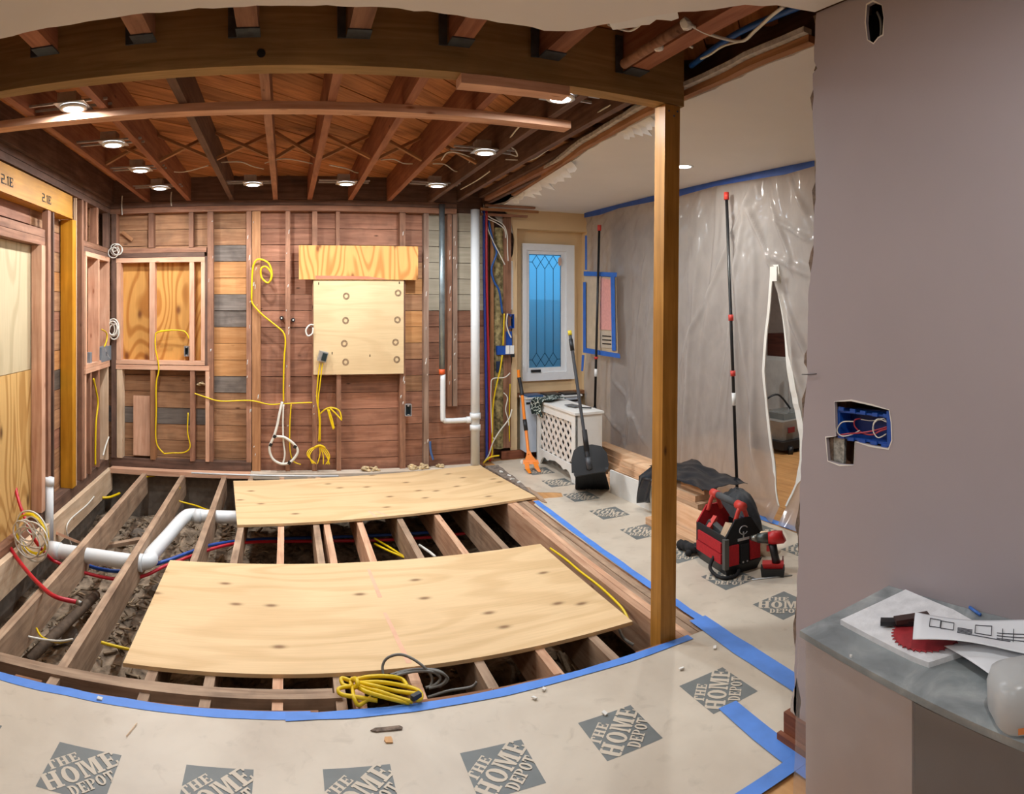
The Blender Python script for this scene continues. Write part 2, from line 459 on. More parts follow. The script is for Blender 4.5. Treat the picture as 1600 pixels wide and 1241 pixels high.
prism('scrap_board', [(p.x, q.z), (q.x, q.z), (q.x, p.z), (p.x, p.z)], lambda u, v, d: Vector((u, 6.34 + d, v)), .02, FIR('z'), wb)

# flecks of old plaster left on the studs
V, Fc = [], []; rnd = random.Random(31)
for xs in ((325, 333), (386, 392), (395, 406), (447, 453), (489, 495), (626, 633), (663, 669.5), (708, 714), (700, 705)):
    for q in range(9):
        xp_ = rnd.uniform(*xs); zf = rnd.uniform(.75, 2.5) if xs[0] > 690 else rnd.uniform(.15, 2.5); a = onY(xp_, 480, YS).x; h_, w_ = rnd.uniform(.006, .03), rnd.uniform(.003, .009); b = len(V)
        V += [(a - w_, YS - .001, zf - h_), (a + w_ * .6, YS - .001, zf - h_ * .7), (a + w_, YS - .001, zf + h_), (a - w_ * .5, YS - .001, zf + h_ * .6), (a, YS - .006, zf)]
        Fc += [(b, b + 1, b + 4), (b + 1, b + 2, b + 4), (b + 2, b + 3, b + 4), (b + 3, b, b + 4)]
fk_ = mesh('plaster_flecks', V, Fc, plain('plaster_fleck', (206, 196, 186), .9), wb); fk_['kind'] = 'stuff'

# ---- kitchen left wall
wl = struct('wall_left', (-1.9, 4.8, 0))
XL = -1.76
def ly(px, X=XL): return onX(px, 480, X).y
box('backing', (-2.1, -1.7, -.1), (-1.91, 6.9, 2.97), OLDD('y'), wl)
cl = 'bbrbtbrbtgbbrbbb'
PY = {k: wood({'b': 'plank_brown', 'r': 'plank_red', 't': 'plank_tan', 'g': 'plank_gray'}[k], *c, 'y', vary=.2, knots=.4, dirt=.2) for k, c in
      {'b': ((152, 106, 74), (200, 152, 112)), 'r': ((142, 94, 72), (190, 136, 108)), 't': ((176, 116, 66), (214, 156, 100)), 'g': ((84, 72, 64), (128, 114, 102))}.items()}
for i, zt in enumerate([2.60] + rows):
    zb = rows[i] if i < len(rows) else 0
    if zt - zb < .02: continue
    box('plank', (-1.908, 4.46, zb + .003), (-1.872 + random.uniform(-.004, .004), 6.40, zt - .002), PY[cl[min(i, 15)]], wl)
    if zb > 2.2: box('plank', (-1.908, 2.7, zb + .003), (-1.872 + random.uniform(-.004, .004), 4.457, zt - .002), PY['r'], wl)
def lstud(xa, xb, xc, z0, z1, mt, name='stud', X=XL):
    y0, y1 = ly(xb, X), ly(xc, X); x0 = onY(xa, 480, y0).x
    return box(name, (max(x0, -1.868), y0, z0), (X, y1, z1), mt, wl)
box('top_plate', (-1.866, 2.7, 2.572), (-1.76, 6.298, 2.625), OLDD('y'), wl)
box('top_plate', (-1.866, 2.7, 2.629), (-1.76, 6.298, 2.68), OLDD('y'), wl)
box('sole_plate', (-1.866, 4.36, .0), (-1.777, 6.298, .098), OLDD('y'), wl)
box('sole_plate', (-1.866, 2.7, .0), (-1.777, 4.357, .05), OLD('y'), wl)
lstud(49, 65, 71, .1, 2.085, FIR('z'), 'jack_stud')
lstud(66, 75, 79.5, .1, 2.36, OLD('z')); lstud(77, 83, 85, .1, 2.36, OLDD('z'))
lstud(115, 128, 131, .1, 2.57, OLD('z'))
lstud(127, 134, 136.5, 2.222, 2.57, OLD('z')); lstud(140, 151, 154, 2.222, 2.57, OLD('z')); lstud(160, 168, 172, 2.222, 2.57, OLDD('z'))
box('header', (-1.866, 2.7, 2.150), (-1.775, 4.52, 2.208), OLD('y'), wl); box('header', (-1.866, 2.7, 2.088), (-1.775, 4.52, 2.147), OLD('y'), wl)
box('header', (-1.866, 5.43, 2.17), (-1.765, 6.28, 2.219), OLD('y'), wl); box('header', (-1.866, 5.43, 2.128), (-1.765, 6.28, 2.167), OLDD('y'), wl)
ya, yb_ = 5.44, 6.235
box('frame_plate', (-1.85, ya, 2.082), (XL + .012, yb_, 2.124), FIR('y'), wl)
box('frame_plate', (-1.85, ya, 1.075), (XL + .012, yb_, 1.112), FIR('y'), wl)
box('frame_plate', (-1.85, ya - .01, 1.03), (XL + .014, yb_, 1.072), FIR('y'), wl)
for y0 in (ya, 5.83, 6.19): box('frame_stud', (-1.85, y0, 1.114), (XL + .012, y0 + .042, 2.08), FIR('z'), wl)
for y0, mt in ((ya, FIR('z')), (5.60, OLD('z')), (5.86, OLD('z')), (6.17, PALE('z'))): box('frame_stud', (-1.866, y0, .1), (XL + .006, y0 + .042, 1.027), mt, wl)

# plywood that closes the doorway on the left (two sheets)
pl = struct('door_1', (-1.87, 3.6, 0))
m_up = plywood('weathered_plywood', (176, 158, 122), (214, 196, 160), 'z', 5., True, 1.4, (96, 70, 44), .5, .5, 'x')
m_lo = plywood('knotty_plywood', (178, 128, 66), (222, 178, 112), 'z', 8., True, 1.8, (80, 44, 20), .75, .55, 'x')
box('upper_sheet', (-1.868, 2.7, 1.163), (-1.85, ly(51.5, -1.85), 2.085), m_up, pl)
box('lower_sheet', (-1.868, 2.7, .05), (-1.846, ly(54, -1.846), 1.158), m_lo, pl)

# ---- ceiling over the kitchen: joists, diagonal boards, bridging
cg = struct('ceiling', (0, 4.5, 2.7))
ZJ = 2.68; ZD = 2.915
deckm = wood('roof_board', (160, 98, 58), (220, 150, 94), 'x', vary=.3, knots=.4, knotcol=(80, 44, 26))
# diagonal boards: strips along (1,1), laid side by side along (1,-1)
half = .087
n_strip = 40
for k in range(n_strip):
    c0 = -.95 + k * .182                           # (y - x)/sqrt2 offset
    pts = []
    # clip the strip to the rectangle X -1.9..2.05, Y 0.9..6.4 by its end positions along the diagonal
    lo, hi = -99, 99
    for e in (c0 - half, c0 + half):
        # point = s*(1,1)/r2 + e*(-1,1)/r2
        r2 = sqrt(2)
        lo = max(lo, (-1.9 * r2 + e), (.9 * r2 - e)); hi = min(hi, (2.05 * r2 + e), (6.4 * r2 - e))
    if hi - lo < .15: continue
    smid, L = (lo + hi) / 2, hi - lo
    px, py = (smid - c0) / sqrt(2), (smid + c0) / sqrt(2)
    boxc('deck_board', (px, py, ZD + .012 + random.uniform(-.003, .003)), (L, .176, .022), deckm, cg, (0, 0, pi / 4))
jpos = [-1.39, -.975, -.55, -.12, .215, .615, 1.0, 1.42]
for i, x in enumerate(jpos):
    mt = [JOI('y'), JOI('y'), OLDD('y'), OLD('y'), JOI('y'), JOI('y'), JOI('y'), OLDD('y')][i]
    box('ceiling_joist', (x, 2.70, ZJ), (x + .045, 6.39, ZD), mt, cg)
box('ceiling_joist', (-1.86, 2.70, ZJ + .002), (-1.72, 6.39, ZD), OLDD('y'), cg)
box('ceiling_joist', (1.72, 2.70, ZJ + .03), (1.765, 6.39, ZD), OLDD('y'), cg)
box('blocking', (-1.72, 6.30, ZJ + .004), (1.72, 6.345, ZD), OLDD('x'), cg)
allx = jpos
for i in range(len(allx) - 1):
    a, b = allx[i] + .045, allx[i + 1]
    for s in (0, 1):
        y0 = 4.63 + .05 * s
        za, zb = (ZJ + .03, ZD - .03) if s else (ZD - .03, ZJ + .03)
        L = sqrt((b - a) ** 2 + (zb - za) ** 2)
        boxc('bridging', ((a + b) / 2, y0, (za + zb) / 2), (L, .036, .02), TAN('x'), cg, (0, -atan2(zb - za, b - a), 0))
# lumber where the partition between the rooms was taken out
box('plate_remnant', (2.03, 1.6, 2.69), (2.07, 6.45, 2.95), OLDD('y'), cg)
box('plate_remnant', (1.985, 2.7, 2.705), (2.028, 6.2, 2.745), OLD('y'), cg)
box('plate_remnant', (1.955, 2.7, 2.75), (2.0, 6.3, 2.8), OLDD('y'), cg)
for k, y0 in enumerate((2.95, 3.35, 3.76, 4.17, 4.58, 4.99, 5.4, 5.8)):
    box('lath', (1.90, y0, 2.81), (2.03, y0 + .3, 2.83), TAN('x'), cg)

# near room: joists carried on hangers behind the torn ceiling edge
jf = [-1.04, -.615, -.19, .25, .67, 1.08, 1.5]
steel = plain('hanger_steel', (92, 100, 108), .45, .8, var=.2, scale=20)
for x in jf:
    j = box('near_joist', (x, .9, 2.715), (x + .085, 2.583, 2.905), JOI('y') if x > .5 or x < -.8 else OLD('y'), cg)
    V = []
    hx0, hx1 = x - .006, x + .091
    h = box('joist_hanger', (hx0, 2.50, 2.709), (hx1, 2.585, 2.7145), steel, j)
    box('hanger_flange', (hx0 - .035, 2.578, 2.709), (hx0, 2.588, 2.88), steel, h)

# ---- plaster ceilings
near_edge = [(-2.0, 2.27), (-1.5, 2.285), (-1.09, 2.28), (-.5, 2.262), (0, 2.25), (.4, 2.243), (.78, 2.252), (.96, 2.255), (1.06, 2.225), (1.14, 2.12), (1.26, 1.96), (1.37, 1.84), (1.48, 1.70), (1.56, 1.62), (1.69, 1.565)]
c2 = struct('ceiling', (0, 0, ZC))
outer = jag(near_edge, .007, .05, 5) + [(1.70, -1.6), (-2.0, -1.6)]
plate('plaster_sheet', outer, [], lambda u, v, d: Vector((u, v, ZC + d)), .022, white_paint, c2)
c3 = struct('ceiling', (4, 4, ZC))
re = [fl(*p, ZC) for p in ((1276, 72), (1240, 86), (1200, 101), (1130, 133), (1072, 158), (1010, 184), (960, 212), (920, 234), (880, 262), (850, 281), (825, 296), (806, 307))]
rp = [(p.x, p.y) for p in re]
for k, (o0, o1, z0, th_, mt, sd) in enumerate(((.006, .045, .004, .03, TAN('y'), 3), (.03, .075, .036, .022, plaster, 5))):      # wood strip and plaster left along the break
    inner = jag([(a - o1, b) for a, b in rp], .004, .08, sd); plate('edge_strip', [(a - o0, b) for a, b in rp] + inner[::-1], [], lambda u, v, d: Vector((u, v, ZC + z0 + d)), th_, mt, c3)
rp = [(2.02, 1.1)] + rp + [(rp[-1][0] + .05, 6.2), (2.06, 6.55)]
outer = jag(rp, .008, .06, 9) + [(6.3, 6.55), (6.3, 1.1)]
plate('plaster_sheet', outer, [], lambda u, v, d: Vector((u, v, ZC + d)), .02, white_paint, c3)
flake = plain('torn_paint_layer', (232, 232, 230), .7, var=.03)
def flake_strip(pa, pb, n, depth, seed):
    """a ragged fringe of paint and paper that droops from the broken ceiling edge"""
    rnd = random.Random(seed); a, b = fl(*pa, ZC - .002), fl(*pb, ZC - .002); V = []; Fc = []
    nrm = Vector(((b - a).y, -(b - a).x, 0)).normalized()
    if nrm.x < 0: nrm = -nrm
    for i in range(n + 1):
        p = a.lerp(b, i / n); d = depth * (.35 + .65 * rnd.random()) * (1 if i % 2 else .45)
        V += [p, p + nrm * d * .5 - Vector((0, 0, .02)), p + nrm * d * .85 - Vector((0, 0, .03 + d * .35))]
        V += [v + Vector((0, 0, -.0015)) for v in V[-3:]]
    for i in range(n):
        k = i * 6
        for q in (0, 1):
            Fc.append((k + q, k + q + 1, k + 6 + q + 1, k + 6 + q)); Fc.append((k + 3 + q, k + 9 + q, k + 9 + q + 1, k + 3 + q + 1))
    mesh('torn_paint', V, Fc, flake, c3)
flake_strip((818, 299), (892, 252), 16, .16, 3); flake_strip((970, 206), (1016, 182), 11, .12, 4); flake_strip((800, 312), (822, 298), 5, .06, 6)
# near edge fringe by the post
for pa, pb, n_, sd in (((955, 41), (1060, 22), 9, 5),):
    rnd = random.Random(sd); V = []; Fc = []
    for i in range(n_ + 1):
        p = fl(pa[0] + (pb[0] - pa[0]) * i / n_, pa[1] + (pb[1] - pa[1]) * i / n_, ZC); dd = rnd.uniform(.02, .055)
        V += [p + Vector((-.03, -.03, .0)), p + Vector((dd * .6, dd * .8, .004))]
        V += [v + Vector((0, 0, .004)) for v in V[-2:]]
    for i in range(n_):
        k = i * 4; Fc += [(k, k + 4, k + 5, k + 1), (k + 2, k + 3, k + 7, k + 6), (k + 1, k + 5, k + 7, k + 3)]
    mesh('torn_paint', V, Fc, flake, c2)

# ---- tan wall with the leaded window, at the far side of the right-hand room
ww = struct('wall_window', (2.9, 6.52, 0))
YW = 6.50; YR = 6.60
tz = lambda u, v, d: Vector((u, YW + d, v))
rec = [onY(808, 357, YW), onY(917, 357, YW), onY(917, 612, YW), onY(808, 612, YW)]
rx0, rx1, rz0, rz1 = rec[0].x, rec[1].x, .02, rec[0].z
left_edge = [(2.30, ZC), (2.36, 2.6), (2.40, 2.5), (2.415, 2.36), (2.41, 2.2), (2.36, 2.08), (2.33, 1.95), (2.36, 1.8), (2.39, 1.62), (2.40, 1.3), (2.38, .9), (2.37, .5), (2.38, .12), (2.38, .0)]
outer = jag(left_edge, .008, .06, 12) + [(3.6, 0), (3.6, ZC)]
hole = [(rx0, rz0), (rx1, rz0), (rx1, rz1), (rx0, rz1)]
plate('plaster_face', outer, [hole], tz, .02, cream, ww)
box('reveal', (rx0 - .02, YW + .02, rz0), (rx0, YR + .1, rz1), cream, ww); box('reveal', (rx1, YW + .02, rz0), (rx1 + .02, YR + .1, rz1), cream, ww)
box('reveal', (rx0 - .02, YW + .02, rz1), (rx1 + .02, YR + .1, rz1 + .02), cream, ww)
wp, wq = onY(816, 380, YR), onY(897, 592, YR)
back_hole = [(wp.x + .02, wq.z + .02), (wq.x - .02, wq.z + .02), (wq.x - .02, wp.z - .02), (wp.x + .02, wp.z - .02)]
plate('recess_back', [(rx0, rz0), (rx1, rz0), (rx1, rz1), (rx0, rz1)], [back_hole], lambda u, v, d: Vector((u, YR + .03 + d, v)), .05, cream, ww)
plate('outer_layer', [(2.02, -.05), (6.35, -.05), (6.35, 2.97), (2.02, 2.97)], [[(rx0 - .025, rz0 - .01), (rx1 + .025, rz0 - .01), (rx1 + .025, rz1 + .025), (rx0 - .025, rz1 + .025)]], lambda u, v, d: Vector((u, 6.55 + d, v)), .1, OLDD('x'), ww)
white_edge = plain('broken_drywall_edge', (236, 232, 224), .85, var=.04)
prism('drywall_scar', jag([(2.335, 2.12), (2.30, 2.02), (2.27, 1.93), (2.30, 1.83), (2.345, 1.62), (2.405, 1.6), (2.40, 2.0), (2.395, 2.12), (2.335, 2.12)], .006, .05, 2)[:-1], lambda u, v, d: Vector((u, YW - .006 + d, v)), .012, white_edge, ww)
prism('drywall_scar', jag([(2.20, 2.60), (2.30, 2.62), (2.37, 2.55), (2.40, 2.42), (2.33, 2.5), (2.25, 2.52), (2.20, 2.6)], .008, .05, 4)[:-1], lambda u, v, d: Vector((u, YW - .006 + d, v)), .012, plaster, ww)
bb = struct('baseboard_window', (2.4, 6.45, 0)); box('board', (2.26, 6.465, 0), (2.66, 6.498, .085), wood('stained_baseboard', (110, 62, 42), (150, 92, 66), 'x'), bb)

# open stud cavity left at the corner: studs and old insulation (children of the wall)
p = lambda px, Y: onY(px, 480, Y).x
box('cavity_stud', (p(751.5, 6.42), 6.41, .0), (p(757, 6.42), 6.54, 2.6), OLD('z'), ww)
box('cavity_stud', (p(765.5, 6.44), 6.43, .0), (p(771, 6.44), 6.54, 2.55), TAN('z'), ww)
box('cavity_stud', (p(786, 6.48), 6.47, .12), (p(798, 6.48), 6.545, 2.6), OLD('z'), ww)
insm = plain('old_insulation', (150, 136, 92), .98, var=.5, scale=22, bump=1., col2=(190, 172, 122))
V = []; Fc = []
xa, xb = p(771, 6.48), p(786, 6.48)
n1, n2 = 6, 60
for j in range(n2 + 1):
    for i in range(n1 + 1):
        u = xa + (xb - xa) * i / n1; z = .12 + 2.35 * j / n2
        V.append((u, 6.475 - .03 * sin(pi * i / n1) - .025 * noise.noise(Vector((u * 14, z * 7, 1))), z))
for j in range(n2):
    for i in range(n1):
        a = j * (n1 + 1) + i; Fc.append((a, a + 1, a + n1 + 2, a + n1 + 1))
mesh('insulation', V, Fc, insm, ww, True)
box('lath_stub', (1.98, 6.36, 2.58), (2.52, 6.395, 2.605), OLD('x'), ww); box('lath_stub', (1.98, 6.30, 2.625), (2.62, 6.33, 2.65), TAN('x'), ww); box('lath_stub', (2.0, 6.22, 2.655), (2.55, 6.26, 2.675), OLD('x'), ww)

# ---- the window
wi = struct('window_1', (wp.x, YR, wq.z))
frame_w = plain('white_window_vinyl', (236, 238, 240), .35, var=.02)
gp, gq = onY(826, 397, YR + .02), onY(876, 573, YR + .02)
plate('window_frame', [(wp.x, wq.z), (wq.x, wq.z), (wq.x, wp.z), (wp.x, wp.z)], [[(wp.x + .05, wq.z + .09), (wq.x - .1, wq.z + .09), (wq.x - .1, wp.z - .075), (wp.x + .05, wp.z - .075)]], lambda u, v, d: Vector((u, YR - .01 + d, v)), .04, frame_w, wi)
fx0, fx1, fz0, fz1 = wp.x + .05, wq.x - .1, wq.z + .09, wp.z - .075
plate('sash', [(fx0, fz0), (fx1, fz0), (fx1, fz1), (fx0, fz1)], [[(gp.x, gq.z), (gq.x, gq.z), (gq.x, gp.z), (gp.x, gp.z)]], lambda u, v, d: Vector((u, YR + .008 + d, v)), .03, frame_w, wi)
k = NT('frosted_glass')
tl = k.n('ShaderNodeBsdfTranslucent'); tl.inputs[0].default_value = (.75, .9, .95, 1)
tp = k.n('ShaderNodeBsdfTransparent'); tp.inputs[0].default_value = (.8, .93, 1, 1)
gl = k.n('ShaderNodeBsdfGlossy'); gl.inputs['Roughness'].default_value = .1
m1 = k.n('ShaderNodeMixShader'); m1.inputs[0].default_value = .4; k.l(tl.outputs[0], m1.inputs[1]); k.l(tp.outputs[0], m1.inputs[2])
m2 = k.n('ShaderNodeMixShader'); m2.inputs[0].default_value = .05; k.l(m1.outputs[0], m2.inputs[1]); k.l(gl.outputs[0], m2.inputs[2]); k.l(m2.outputs[0], k.out.inputs[0])
box('pane', (gp.x, YR + .02, gq.z), (gq.x, YR + .026, gp.z), k.m, wi)
lead = plain('lead_came', (28, 40, 54), .5, .4)
gx0, gx1, gz0, gz1 = gp.x, gq.x, gq.z, gp.z
gw = gx1 - gx0
lines = []
for zt, sg in ((gz1, -1), (gz0, 1)):
    cw = gw * .26; z0 = zt + sg * .012; h = .15
    for q in range(3):
        cx = gx0 + gw * (.24 + .26 * q)
        lines += [[(cx, z0), (cx + cw / 2, z0 + sg * h * .5)], [(cx + cw / 2, z0 + sg * h * .5), (cx, z0 + sg * h)], [(cx, z0 + sg * h), (cx - cw / 2, z0 + sg * h * .5)], [(cx - cw / 2, z0 + sg * h * .5), (cx, z0)]]
    lines.append([(gx0, z0 + sg * h * .5), (gx0 + gw * .11, z0 + sg * h * .5)]); lines.append([(gx0 + gw * .89, z0 + sg * h * .5), (gx1, z0 + sg * h * .5)])
for q in range(3):
    cx = gx0 + gw * (.24 + .26 * q); lines.append([(cx, gz0 + .16), (cx, gz1 - .16)])
V, Fc = [], []
for ln in lines + [[(gx0, gz1 - .006), (gx1, gz1 - .006)], [(gx0 + .003, gz0), (gx0 + .003, gz1)], [(gx1 - .003, gz0), (gx1 - .003, gz1)]]:
    v, f = tubedata([Vector((u, YR + .019, z)) for u, z in ln], .0032, 5, False, len(V)); V += v; Fc += f
mesh('leaded_lines', V, Fc, lead, wi)
box('latch', (onY(829, 580, YR).x, YR - .022, onY(829, 582, YR).z), (onY(844, 580, YR).x, YR - .008, onY(829, 578, YR).z), plain('black_plastic', (26, 27, 30), .45), wi)
ov = onY(874, 409, YR)
plate('sticker', [(ov.x + .024 * cos(t * pi / 8), ov.z + .05 * sin(t * pi / 8)) for t in range(16)], [], lambda u, v, d: Vector((u, YR - .014 + d, v)), .003, plain('peach_sticker', (216, 184, 168), .6), wi)
box('window_stool', (rx0, YW - .005, wq.z - .16), (rx1, YR + .03, wq.z - .13), wood('stained_sill', (130, 84, 54), (170, 118, 80), 'x'), wi)
# house next door, seen as the darker lower half of the frosted pane
nb = struct('wall_outside'); box('panel', (1.5, 7.3, -.75), (6.5, 7.4, 1.72), plain('neighbour_siding', (170, 176, 184), .8), nb)

# ---- mauve wall on the right with its torn edge and cut-outs
wr = struct('wall_right', (1.7, 0, 0))
XR = 1.70
edge_px = [(1275, 14), (1273, 60), (1272, 95), (1276, 107), (1270, 114), (1271, 150), (1270, 200), (1274, 235), (1274, 310), (1272, 350), (1270, 410), (1263, 455), (1262, 520), (1260, 570), (1262, 583), (1257, 625), (1254, 690), (1250, 760), (1249, 830), (1246, 900), (1244, 980), (1241, 1060), (1240, 1110), (1247, 1130), (1246, 1166)]
ez = []
for x, y in edge_px:
    p = onX(x, y, XR); ez.append((p.y, p.z))
ez[0] = (ez[0][0], ZC); ez[-1] = (ez[-1][0], 0)
def hole_px(pts): return [(onX(x, y, XR).y, onX(x, y, XR).z) for x, y in pts]
h1 = [(1304, 628), (1330, 627), (1362, 634), (1389, 641), (1392, 660), (1393, 688), (1388, 701), (1360, 696), (1336, 690), (1334, 727), (1312, 726), (1294, 720), (1291, 684), (1306, 682)]
h3 = [(1355, 8), (1364, 3), (1378, 8), (1381, 28), (1379, 54), (1372, 58), (1365, 67), (1356, 62), (1353, 34)]
outer = jag(ez, .003, .03, 21) + [(-1.6, 0), (-1.6, ZC)]
plate('drywall', outer, [hole_px(h1), hole_px(h3)], lambda u, v, d: Vector((XR + d, u, v)), .014, mauve, wr)
co = [(a + .012 + (.02 if (i * 7) % 5 < 2 else -.012), z) for i, (a, z) in enumerate(ez)]
co[0] = (co[0][0], ZC); co[-1] = (co[-1][0], .1)
ch = [(-.4, .95), (-.4, 2.6), (1.45, 2.6), (1.45, .95)]
plate('plaster_core', jag(co, .006, .03, 8) + [(1.5, .1), (1.5, ZC)], [], lambda u, v, d: Vector((XR + .016 + d, u, v)), .03, core, wr)
box('end_stud', (XR + .048, 1.47, .1), (XR + .14, 1.56, ZC), OLD('z'), wr)
box('inner_face', (XR + .16, -1.6, 0), (XR + .18, 1.55, ZC), shell, wr)
def grow(c, lo, hi, seed):
    rnd = random.Random(seed); n = len(c); ar = sum(c[i][0] * c[(i + 1) % n][1] - c[(i + 1) % n][0] * c[i][1] for i in range(n)); sg = 1 if ar > 0 else -1; out = []
    for i in range(n):
        a, b, d = Vector(c[i - 1]), Vector(c[i]), Vector(c[(i + 1) % n]); e1, e2 = (b - a).normalized(), (d - b).normalized()
        nn_ = Vector((e1.y + e2.y, -e1.x - e2.x)); nn_ = nn_.normalized() * sg * rnd.uniform(lo, hi); out.append((b.x + nn_.x, b.y + nn_.y))
    return out
for h, sd in ((h1, 1), (h3, 2)):                                     # chipped paper round the cut-outs
    c = hole_px(h)
    plate('chipped_edge', grow(c, .001, .007, sd), [c], lambda u, v, d: Vector((XR - .0012 + d, u, v)), .001, white_edge, wr)
bm_ = wood('stained_baseboard', (110, 62, 42), (150, 92, 66), 'y')
bs = struct('baseboard_right', (1.7, 1.6, 0))
box('board', (XR - .014, 1.56, 0), (XR + .05, 1.72, .105), bm_, bs); box('shoe_moulding', (XR - .035, 1.56, 0), (XR - .0145, 1.735, .03), bm_, bs)
bo = hole_px([(1241, 1100), (1248, 1128)])
prism('plaster_scrap', jag([(1.655, .10), (1.70, .11), (1.69, .19), (1.66, .25), (1.64, .17), (1.655, .10)], .006, .03, 3)[:-1], lambda u, v, d: Vector((XR + .0 + d, u, v)), .02, plaster, bs)

# ---- room behind the curtain
ws = struct('wall_far', (5.9, 4, 0)); box('panel', (5.9, 1.2, 0), (5.95, 6.55, ZC), plain('far_wall_paint', (150, 138, 130), .8), ws)
box('shelf_rail', (5.86, 1.5, 1.64), (5.9, 6.0, 1.67), plain('far_rail', (190, 184, 178), .6), ws)
box('panel', (5.885, 1.5, 1.40), (5.899, 6.0, 1.64), plain('far_brown_band', (120, 96, 80), .8), ws)

# ================================================================== LUMBER AND SHEETS THAT CARRY OR COVER
# big beam across the opening, on one post
ba = atan2(-.025, 1)
bt_ = thing('support_beam', 'long dark-faced laminated beam spanning the opening, amber on its underside', 'beam', (1.85, 2.59, 2.616), rotz=ba, local=True)
m_beam = wood('beam_face_wood', (146, 114, 68), (184, 148, 96), 'x', scale=.7, vary=.05, swirl=1.5)
boxc('laminated_beam', (-1.93, .047, .145), (3.86, .094, .29), m_beam, bt_)
cyl('bolt_hole', (-1.95, -.003, .05), (-1.95, .003, .05), .018, plain('black_plastic', (26, 27, 30), .45), bt_, 12)  # dark knot in the beam face, drawn as a thin disc
po = thing('support_post', 'tall amber wooden post standing at the corner of the open floor', 'post', (1.71, 2.59, 0), local=True)
V = [(0, 0, -.05), (.088, 0, -.05), (.088, .09, -.05), (0, .09, -.05)]; V += [(x + .028, y, 2.612) for x, y, z in V]
mesh('timber', V, [(3, 2, 1, 0), (4, 5, 6, 7), (0, 1, 5, 4), (1, 2, 6, 5), (2, 3, 7, 6), (3, 0, 4, 7)], wood('amber_post', (160, 108, 38), (198, 142, 66), 'z', scale=.9, vary=.05, rough=.45, knots=.2), po)
for a_, z_ in ((.02, 2.58), (.05, 2.56), (.07, 2.585)): cyl('screw', (a_ + .03, -.002, z_), (a_ + .03, .004, z_), .005, steel, po, 8)
blk = boxc('blocking_board', (.985, 2.655, 2.593), (.50, .09, .042), FIR('x'), None, (0, 0, ba)); tag(blk, 'short pale board fixed under the big beam near the right-hand downlight', 'board')
brc = box('brace_board', (-2.0, 3.285, 2.637), (1.565, 3.38, 2.678), FIR('x')); tag(brc, 'long pale board nailed flat across the undersides of the ceiling joists', 'board')
# left doorway header and post
hd = thing('door_header', 'amber laminated header over the boarded doorway, stamped 2.1E', 'beam', (-1.81, 4.0, 2.365))
box('laminated_beam', (-1.868, 2.7, 2.365), (-1.757, 5.105, 2.555), LVL('y'), hd)
lp = thing('header_post', 'bright amber laminated post under the right end of the stamped header', 'post', (-1.81, 5.15, .1))
box('timber', (-1.862, 5.103, .1), (-1.757, 5.20, 2.363), LVL('z'), lp)
box('edge_strip', (-1.78, 5.201, .1), (-1.755, 5.215, 2.56), PALE('z'), lp)

# ---- lettering from plain strokes (heavy slab letters)
def glyph(ch):
    R = lambda a, b, c, d: [(a, b), (c, b), (c, d), (a, d)]
    if ch == 'T': return .74, [R(0, .84, .74, 1), R(.26, 0, .48, .84), R(.16, 0, .58, .1), R(0, .66, .1, .84), R(.64, .66, .74, .84)]
    if ch == 'H': return .82, [R(.08, 0, .3, 1), R(.52, 0, .74, 1), R(.3, .44, .52, .56), R(0, 0, .38, .1), R(0, .9, .38, 1), R(.44, 0, .82, .1), R(.44, .9, .82, 1)]
    if ch == 'E': return .66, [R(.08, 0, .3, 1), R(0, .88, .66, 1), R(.3, .44, .5, .56), R(0, 0, .66, .12), R(.56, .7, .66, .88), R(.56, .12, .66, .3), R(.44, .36, .5, .64)]
    if ch == 'O' or ch == 'D' or ch == 'P':
        q = []; n = 14
        if ch == 'O':
            for i in range(n):
                a, b = 2 * pi * i / n, 2 * pi * (i + 1) / n
                q.append([(.37 + .37 * cos(a), .5 + .5 * sin(a)), (.37 + .37 * cos(b), .5 + .5 * sin(b)), (.37 + .14 * cos(b), .5 + .38 * sin(b)), (.37 + .14 * cos(a), .5 + .38 * sin(a))])
            return .74, q
        lo = 0 if ch == 'D' else .42; c = (lo + 1) / 2; h = (1 - lo) / 2
        for i in range(n // 2):
            a, b = -pi / 2 + pi * i / 7, -pi / 2 + pi * (i + 1) / 7
            q.append([(.28 + .42 * cos(a), c + h * sin(a)), (.28 + .42 * cos(b), c + h * sin(b)), (.3 + .18 * cos(b), c + h * .76 * sin(b)), (.3 + .18 * cos(a), c + h * .76 * sin(a))])
        return .7, q + [R(.08, 0, .28, 1), R(0, 0, .36 if ch == 'P' else .2, .1), R(0, .9, .2, 1)]
    if ch == 'M': return 1.0, [R(.06, 0, .2, 1), R(.72, 0, .94, 1), [(.2, 1), (.4, 1), (.58, .12), (.44, .0)], [(.44, 0), (.56, 0), (.76, 1), (.64, 1)], R(0, 0, .28, .1), R(.64, 0, 1, .1), R(0, .9, .2, 1), R(.8, .9, 1, 1)]
    if ch == '2': return .56, [R(0, 0, .56, .14), R(0, .86, .5, 1), R(.38, .5, .56, .95), R(0, .43, .5, .57), R(0, .1, .18, .5)]
    if ch == '1': return .3, [R(.1, 0, .28, 1), R(0, .78, .1, .92)]
    if ch == '.': return .2, [R(.02, 0, .18, .16)]
    return .3, []
def text_quads(s, u0, v0, h, squeeze=1., width=None, gap=.08):
    tot = sum(glyph(c)[0] + gap for c in s) - gap
    k = (width / (tot * h)) if width else squeeze
    out = []; u = u0
    for c in s:
        wd, q = glyph(c)
        for poly in q: out.append([(u + a * h * k, v0 + b * h) for a, b in poly])
        u += (wd + gap) * h * k
    return out
ink = plain('black_stamp_ink', (40, 30, 18), .8)
